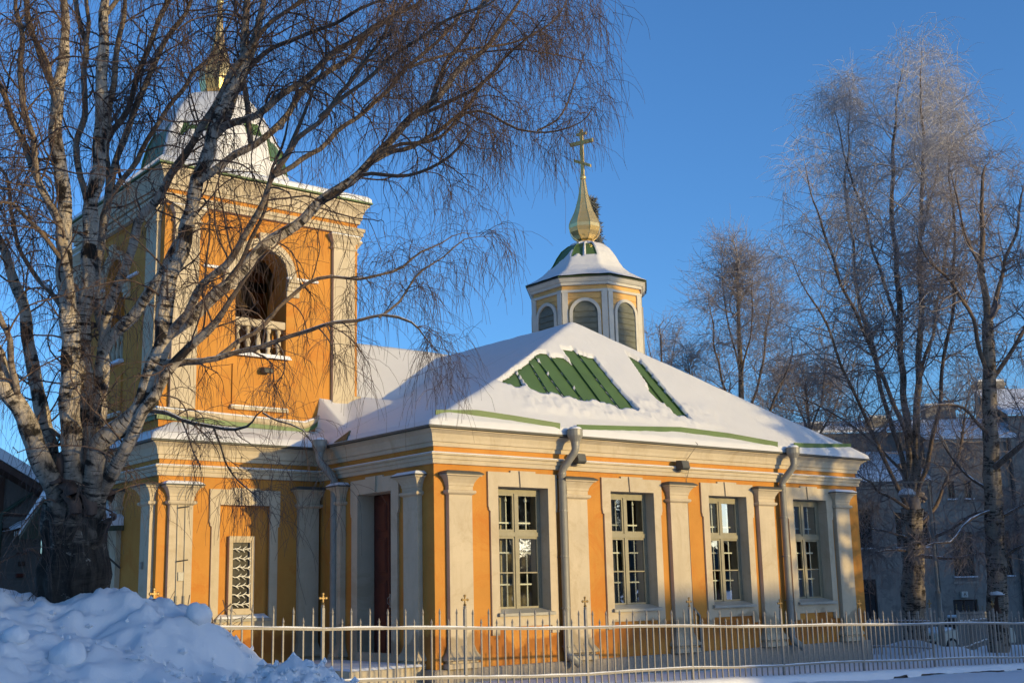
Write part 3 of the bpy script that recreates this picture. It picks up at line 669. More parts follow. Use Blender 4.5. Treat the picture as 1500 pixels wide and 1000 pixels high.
for fr, u0, u1, uc in ((F_F, X0, X1, cF), (F_W, Y0, Y1, cW), (F_E, Y0, Y1, cW), (F_B, X0, X1, cF)):
    m = MB(); r = MB(); arch_wall(m, r, fr, u0, u1, ZT0, ZT1, uc, .575, 7.78, 6.08); tw = m.build('tower_wall', YELLOW, ch); r.build('arch_reveal', YELLOW, tw)
    # archivolt and imposts
    m = MB(); ring = []
    for t in np.linspace(0, pi, 19): ring.append([fr(uc + a * cos(t), e, 7.78 + a * sin(t)) for a, e in ((.585, -.01), (.585, .05), (.66, .06), (.67, .08), (.77, .08), (.77, -.005))])
    m.loft(ring, closed=True); m.prism([(uc - .09, 8.33), (uc + .09, 8.33), (uc + .12, 8.66), (uc - .12, 8.66)], fr, .05, .13); m.build('archivolt', CREAM, tw)
    for s in (-1, 1):
        m = MB(); a, b = sorted((uc + s * .56, uc + s * .86))
        for z0, z1, e in ((7.40, 7.52, .045), (7.52, 7.60, .075), (7.60, 7.69, .10), (7.69, 7.765, .14)): fr.box(m, a, b, -.01, e, z0, z1)
        m.build('impost', CREAM, tw, bevel=.01)
        m = MB(); a2, b2 = sorted((uc + s * .56, uc + s * 1.30)); fr.box(m, a2, b2, -.004, .07, 7.775, 7.83); m.build('impost_snow', SNOW, tw, bevel=.015)
    # balustrade
    m = MB(); fr.box(m, uc - .58, uc + .58, -.22, -.02, 6.70, 6.86); m.build('balustrade_rail', CREAM, tw, bevel=.015)
    for k in range(5):
        q = MB(); q.lathe([(.055, 6.14), (.055, 6.2), (.035, 6.22), (.05, 6.3), (.058, 6.38), (.045, 6.47), (.032, 6.53), (.035, 6.6), (.055, 6.62), (.055, 6.71)], fr(uc - .46 + .23 * k, -.12, 0)[:2], 10); q.build('baluster', CREAM, tw, smooth=True)
    m = MB(); m.loft([[fr(uc - .62, -.3, 6.10), fr(uc + .62, -.3, 6.10), fr(uc + .66, .12, 6.05), fr(uc - .66, .12, 6.05)], [fr(uc - .62, -.3, 6.16), fr(uc + .62, -.3, 6.16), fr(uc + .62, .09, 6.13), fr(uc - .62, .09, 6.13)]]); m.build('sill_snow', SNOW, tw)
    # panel below the opening and frame round the bay
    m = MB(); fr.box(m, uc - .62, uc + .58, -.002, .035, 4.95, 5.86); m.build('apron_panel', YELLOW, tw)
    m = MB(); fr.box(m, uc - .66, uc + .62, .0, .08, 4.96, 5.02); m.build('panel_sill', CREAM, tw)
    m = MB(); fr.box(m, uc - .65, uc + .61, .002, .07, 5.021, 5.05); m.build('panel_snow', SNOW, tw, bevel=.01)
    m = MB()
    fr.box(m, uc - 1.0, uc + 1.30, -.002, .018, 8.90, 8.94); fr.box(m, uc + 1.30, uc + 1.34, -.002, .018, 8.3, 8.94); m.build('panel_moulding', YELLOW, tw)
    # corner pilasters
    for a, b in ((u0 + .18, u0 + .70), (u1 - .64, u1 - .11)):
        m = MB(); fr.box(m, a, b, -.004, .09, 4.9, 8.72); p = m.build('tower_pilaster', CREAM, tw)
        def ring2(e, z): return [fr(a - e, -.004, z), fr(a - e, .09 + e, z), fr(b + e, .09 + e, z), fr(b + e, -.004, z)]
    # flashing at the foot (south wall follows the roof up to the right)
bs_ = [(X0, Y1), (X0, Y0), (X1, Y0), (X1, Y1)]
for fr, u0, u1 in ((F_W, Y0, Y1), (F_E, Y0, Y1), (F_B, X0, X1)):
    m = MB(); fr.box(m, u0 - .05, u1 + .05, 0, .06, 4.66, 4.74); m.build('flashing', GREEN, ch)
    m = MB(); fr.box(m, u0 - .05, u1 + .05, 0, .10, 4.745, 4.86); m.build('tower_base_mould', CREAM, ch)
pts = [(X0 - .06, 4.66), (-.14, 4.58), (.06, 4.66), (.70, 5.19), (X1 + .04, 5.23)]
m = MB(); m.loft([[F_F(u, -.01, z), F_F(u, .07, z), F_F(u, .07, z + .085), F_F(u, -.01, z + .085)] for u, z in pts]); m.build('flashing', GREEN, ch)
m = MB(); m.loft([[F_F(u, -.01, z + .088), F_F(u, .06, z + .088), F_F(u, .10, z + .13), F_F(u, .10, z + .20), F_F(u, -.01, z + .22)] for u, z in pts]); m.build('tower_base_mould', CREAM, ch)
m = MB(); m.loft([[F_F(u, .0, z + .215), F_F(u, .09, z + .205), F_F(u, .07, z + .235), F_F(u, 0, z + .25)] for u, z in pts[:3]]); m.build('tower_base_snow', SNOW, ch)
# tower pilaster capitals and entablature
sq = [(X0, Y1), (X0, Y0), (X1, Y0), (X1, Y1)]
for fr, u0, u1 in ((F_F, X0, X1), (F_W, Y0, Y1), (F_E, Y0, Y1), (F_B, X0, X1)):
    for a, b in ((u0 + .18, u0 + .70), (u1 - .64, u1 - .11)):
        m = MB(); m.loft([[fr(a - e, -.004, z), fr(a - e, .09 + e, z), fr(b + e, .09 + e, z), fr(b + e, -.004, z)] for e, z in ((0, 8.60), (.03, 8.62), (.04, 8.65), (.01, 8.67), (.01, 8.74), (.05, 8.80), (.08, 8.86), (.10, 8.88), (.10, 8.91), (.0, 8.93))]); m.build('tower_capital', CREAM, ch)
        m = MB(); m.loft([[fr(a - e, -.004, z), fr(a - e, .09 + e, z), fr(b + e, .09 + e, z), fr(b + e, -.004, z)] for e, z in ((.09, 8.915), (.09, 8.935), (.0, 8.96))]); m.build('capital_snow', SNOW, ch)
m = MB(); sweep(m, sq, [(-.01, 8.97), (.10, 8.975), (.10, 9.06), (.13, 9.065), (.13, 9.14), (-.01, 9.16)], closed=True); m.build('tower_architrave', CREAM, ch)
m = MB(); sweep(m, sq, [(-.01, 9.255), (.05, 9.26), (.05, 9.34), (.08, 9.35), (.09, 9.45), (.13, 9.56), (.18, 9.63), (.205, 9.64), (.205, 9.68), (-.01, 9.69)], closed=True); m.build('tower_cornice', CREAM, ch)
m = MB(); sweep(m, sq, [(-.01, 9.70), (.25, 9.70), (.25, 9.735), (-.01, 9.75)], closed=True); m.build('tower_eave', GREEN, ch)
m = MB(); sweep(m, sq, [(.235, 9.738), (.23, 9.81), (.17, 9.88), (-.2, 10.02), (-.9, 10.22)], closed=True); m.build('tower_roof_snow', SNOW, ch, smooth=True)
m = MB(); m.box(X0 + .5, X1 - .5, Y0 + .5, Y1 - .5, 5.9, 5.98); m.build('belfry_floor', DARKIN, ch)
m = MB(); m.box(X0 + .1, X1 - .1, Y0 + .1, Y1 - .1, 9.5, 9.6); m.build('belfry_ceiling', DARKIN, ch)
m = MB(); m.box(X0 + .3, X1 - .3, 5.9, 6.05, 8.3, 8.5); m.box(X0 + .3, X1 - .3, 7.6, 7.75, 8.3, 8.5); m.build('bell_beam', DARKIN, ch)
def bell(x, y, z, r):
    m = MB(); m.lathe([(r * .12, z), (r * .45, z - .06 * r), (r * .55, z - .3 * r), (r * .6, z - .9 * r), (r * .75, z - 1.3 * r), (r, z - 1.62 * r), (r * 1.02, z - 1.68 * r), (r * .9, z - 1.66 * r), (r * .6, z - 1.2 * r), (r * .4, z - .4 * r)], (x, y), 20)
    b = m.build('bell', BRONZE, ch, smooth=True)
    m = MB(); m.tube([(x, y, z - .3 * r), (x, y, z - 1.7 * r)], .02, 6); m.lathe([(.001, z - 1.85 * r), (.06, z - 1.78 * r), (.06, z - 1.7 * r), (.001, z - 1.62 * r)], (x, y), 8); m.build('clapper', DKIRON, b)
    m = MB(); m.tube([(x, y, z - .02), (x, y, 8.32)], .035, 6); m.build('bell_hanger', DKIRON, b)
bell(-1.0, 5.97, 8.2, .52); bell(-1.75, 5.97, 7.9, .26); bell(-.2, 7.67, 8.2, .34)
m = MB(); m.prism([(.02, 5.74), (.2, 5.72), (.22, 5.8), (.05, 5.86)], lambda a, e, z: F_F(-1.07 + e, a + .03, z), -.1, .1); m.build('floodlight', EAVE, ch, bevel=.008)
# octagonal dome with patches of bare sheet
TC = (-1.06, 6.97)
def octo(c, R, z, ph=pi / 8): return [(c[0] + R * cos(ph + pi / 4 * k), c[1] + R * sin(ph + pi / 4 * k), z) for k in range(8)]
dome = [(1.66, 9.95), (1.64, 10.4), (1.56, 10.9), (1.47, 11.25), (1.27, 11.66), (1.07, 12.0), (.86, 12.3), (.62, 12.42), (.38, 12.48)]
m = MB(); m.loft([octo(TC, R, z) for R, z in dome]); td = m.build('dome', DGREEN if False else GREEN, ch)
for k in range(8):
    m = MB(); m.tube([octo(TC, r0 + .02, z0)[k] for r0, z0 in dome], .022, 4); m.build('dome_rib', GREEN, td)
def dome_snow(c, prof, th, patches, name, parent, ph=pi / 8, seed=50, nz=44, na=14):
    zs = np.array([p[1] for p in prof]); rs = np.array([p[0] for p in prof])
    s = np.concatenate([[0], np.cumsum(np.hypot(np.diff(zs), np.diff(rs)))]); si = np.linspace(0, s[-1], nz)
    zi = np.interp(si, s, zs); ri = np.interp(si, s, rs)
    ang = ph + np.linspace(0, 2 * pi, 8 * na + 1); A, SI = np.meshgrid(ang, si); Z0 = np.interp(SI, s, zs); R0 = np.interp(SI, s, rs)
    loc = ((A - ph) % (pi / 4)) - pi / 8; R = R0 * cos(pi / 8) / np.cos(loc)
    nzv = np.gradient(zi, si); nrv = np.gradient(ri, si); nr = np.interp(SI, si, nzv); nzz = -np.interp(SI, si, nrv)
    t = th * (1 + .8 * fbm(A * 3, SI * 3, 3, seed))
    hole = patches(A, SI / s[-1] + .10 * fbm(A * 7, SI * 5, 3, seed + 1))
    t = np.where(hole, .004, t)
    X = c[0] + (R + nr * t) * np.cos(A); Y = c[1] + (R + nr * t) * np.sin(A); Z = Z0 + nzz * t + .0
    keep = ~(hole[:-1, :-1] & hole[1:, 1:] & hole[1:, :-1] & hole[:-1, 1:])
    return link(name, grid_mesh(name, X, Y, Z, SNOWO, keep), parent)
def facet(A, ph=pi / 8): return (np.floor((A - ph) / (pi / 4)).astype(int)) % 8     # 4 = faces SW diagonal, 5 = south, 3 = west
def tpatch(A, q):
    f = facet(A); fr = ((A - pi / 8) % (pi / 4)) / (pi / 4)
    return ((f == 5) & (q > .42) & (q < .58) & (fr > .55)) | ((f == 6) & (q > .25) & (q < .5)) | ((f == 3) & (q > .08) & (q < .55)) | ((f == 4) & (q > .40) & (q < .52) & (fr > .15)) | ((f == 2) & (q < .6))
dome_snow(TC, dome, .055, tpatch, 'dome_snow', td)
def cupola(c, prof, ball_r, ball_z, name='cupola', n=8):
    m = MB(); m.loft([octo(c, R, z) for R, z in prof]); cp = m.build(name, GOLD, ch)
    for k in range(8):
        m = MB(); m.tube([octo(c, r0 + .003, z0)[k] for r0, z0 in prof], .010, 4); m.build('cupola_rib', GOLD, cp)
    m = MB(); m.lathe([(.001, ball_z - ball_r)] + [(ball_r * sin(t), ball_z - ball_r * cos(t)) for t in np.linspace(.2, pi - .2, 9)] + [(.001, ball_z + ball_r)], c, 16); m.build('finial_ball', GOLD, cp, smooth=True)
    return cp
def cross(c, z0, z1, parent):
    m = MB(); t = .052; L = z1 - z0
    m.box(c[0] - .03, c[0] + .03, c[1] - t, c[1] + t, z0, z1)
    zc = z0 + L * .71; m.box(c[0] - .031, c[0] + .031, c[1] - .37, c[1] + .37, zc - .055, zc + .055)
    zc = z0 + L * .90; m.box(c[0] - .031, c[0] + .031, c[1] - .16, c[1] + .16, zc - .04, zc + .04)
    zc = z0 + L * .26
    m.loft([[(c[0] + a, c[1] + b, zc + k * .13 + d) for a, d in ((-.031, -.045), (.031, -.045), (.031, .045), (-.031, .045))] for b, k in ((-.27, -1), (.27, 1))])
    ca, sa = cos(.33), sin(.33)
    m.v = [(c[0] + (x - c[0]) * ca - (y - c[1]) * sa, c[1] + (x - c[0]) * sa + (y - c[1]) * ca, z) for x, y, z in m.v]
    m.build('cross', GILT, parent, bevel=.008)
tc = cupola(TC, [(.22, 12.42), (.24, 12.5), (.36, 12.66), (.415, 12.88), (.42, 13.0), (.40, 13.16), (.34, 13.3), (.26, 13.42), (.17, 13.66), (.115, 13.92), (.07, 14.33), (.045, 14.85)], .09, 14.92)
cross(TC, 15.0, 16.4, tc)

# ------------------------------------------------------------------ lantern
LC = (9.92, 6.65); RW = 1.575; ZL0, ZL1 = 5.2, 9.22
m = MB(); m.loft([octo(LC, RW - .02, ZL0), octo(LC, RW - .02, ZL1)]); ln = m.build('lantern', LPLANK, ch)
fw = 2 * RW * sin(pi / 8); ap = RW * cos(pi / 8)
pm = MB(); pm.loft([[(-fw / 2, -.012, 0), (fw / 2, -.012, 0), (fw / 2, .014, 0), (-fw / 2, .014, 0)], [(-fw / 2, -.012, .152), (fw / 2, -.012, .152), (fw / 2, .002, .152), (-fw / 2, .002, .152)]])
plank_me = pm.mesh('plank', LPLANK)
hw, zb, zs = .33, 7.25, 8.45
sl_me = MB(); sl_me.loft([[(-hw, .0, 0), (hw, .0, 0), (hw, .035, -.01), (-hw, .035, -.01)], [(-hw, .0, .15), (hw, .0, .15), (hw, .012, .15), (-hw, .012, .15)]]); slat_me = sl_me.mesh('louvre_slat', LOUV)
for k in range(8):
    a = -pi / 2 + k * pi / 4
    fx = Fr((LC[0] + ap * cos(a), LC[1] + ap * sin(a)), (-sin(a), cos(a)), (cos(a), sin(a)))
    rotm = Matrix(((-sin(a), cos(a), 0, fx.o[0]), (cos(a), sin(a), 0, fx.o[1]), (0, 0, 1, 0), (0, 0, 0, 1)))
    vis = k in (0, 1, 6, 7)
    if vis:
        for j in range(14):
            o = link('plank', plank_me, ln); o.matrix_basis = rotm @ Matrix.Translation((0, 0, 7.0 + .155 * j))
        for j in range(9):
            o = link('louvre_slat', slat_me, ln)
            z = zb + .02 + .155 * j; wsc = 1.0 if z + .14 < zs else max(.3, sqrt(max(0, 1 - ((z + .12 - zs) / hw) ** 2)) if z + .12 - zs < hw else .3)
            o.matrix_basis = rotm @ Matrix.Translation((0, .022, z)) @ Matrix.Diagonal((wsc, 1, 1, 1))
    m = MB(); A = [(hw * cos(t), zs + hw * sin(t)) for t in np.linspace(0, pi, 15)]
    path = [(hw, zb)] + A + [(-hw, zb)]
    rings = []
    for (u, z) in path:
        if z <= zs + 1e-6: nu, nz = (1 if u > 0 else -1), 0
        else: nu, nz = u / hw, (z - zs) / hw
        rings.append([fx(u, .0, z), fx(u, .075, z), fx(u + nu * .085, .075, z + nz * .085), fx(u + nu * .085, .0, z + nz * .085)])
    m.loft(rings); fx.box(m, -hw - .11, hw + .11, 0, .085, zb - .11, zb); m.build('louvre_frame', LTRIM, ln)
    m = MB(); m.prism([(-hw, zb)] + [(hw, zb)] + A, fx, .012, .02); m.build('louvre_back', LOUV, ln)
    # corner post boards
    ca = a + pi / 8
    for s in (-1, 1):
        m = MB(); uo = s * fw / 2; fx.box(m, *(sorted((uo - s * .001, uo - s * .155))), -.004, .045, ZL0, ZL1 - .12); m.build('corner_board', LTRIM, ln)
m = MB(); m.loft([octo(LC, R, z) for R, z in ((RW + .02, 9.02), (RW + .055, 9.03), (RW + .055, 9.09), (RW + .02, 9.10))]); m.build('lantern_moulding', LTRIM, ln)
m = MB(); m.loft([octo(LC, R, z) for R, z in ((RW + .0, 9.22), (RW + .05, 9.225), (RW + .06, 9.29), (RW + .10, 9.31), (RW + .15, 9.37), (RW + .17, 9.40))]); m.build('lantern_cornice', LTRIM, ln)
m = MB(); m.loft([octo(LC, R, z) for R, z in ((RW + .10, 9.40), (RW + .19, 9.402), (RW + .20, 9.425), (RW + .1, 9.43))]); m.build('lantern_eave', EAVE, ln)
lprof = [(RW + .19, 9.425), (1.50, 9.56), (1.28, 9.70), (1.10, 9.86), (.96, 10.06), (.84, 10.28), (.70, 10.48), (.50, 10.64), (.25, 10.74)]
m = MB(); m.loft([octo(LC, R, z) for R, z in lprof]); lr = m.build('lantern_roof', GREEN, ch)
for k in range(8):
    m = MB(); m.tube([octo(LC, r0 + .01, z0)[k] for r0, z0 in lprof], .016, 4); m.build('lantern_rib', GREEN, lr)
def lpatch(A, q):
    f = facet(A); fr = ((A - pi / 8) % (pi / 4)) / (pi / 4)
    return ((f == 4) & (q > .60) & (q < .92) & (np.abs(fr - .5) > .04)) | ((f == 3) & (q > .42 + .3 * fr) & (q < .95)) | ((f == 2) & (q > .4) & (q < .9))
dome_snow(LC, lprof, .05, lpatch, 'lantern_snow', lr, seed=70)
lc = cupola(LC, [(.18, 10.70), (.19, 10.79), (.15, 10.81), (.25, 10.87), (.36, 10.96), (.43, 11.07), (.462, 11.19), (.457, 11.29), (.42, 11.39), (.36, 11.51), (.29, 11.65), (.225, 11.84), (.175, 12.02), (.14, 12.18), (.105, 12.4), (.07, 12.63)], .095, 12.70)
cross(LC, 12.78, 14.15, lc)
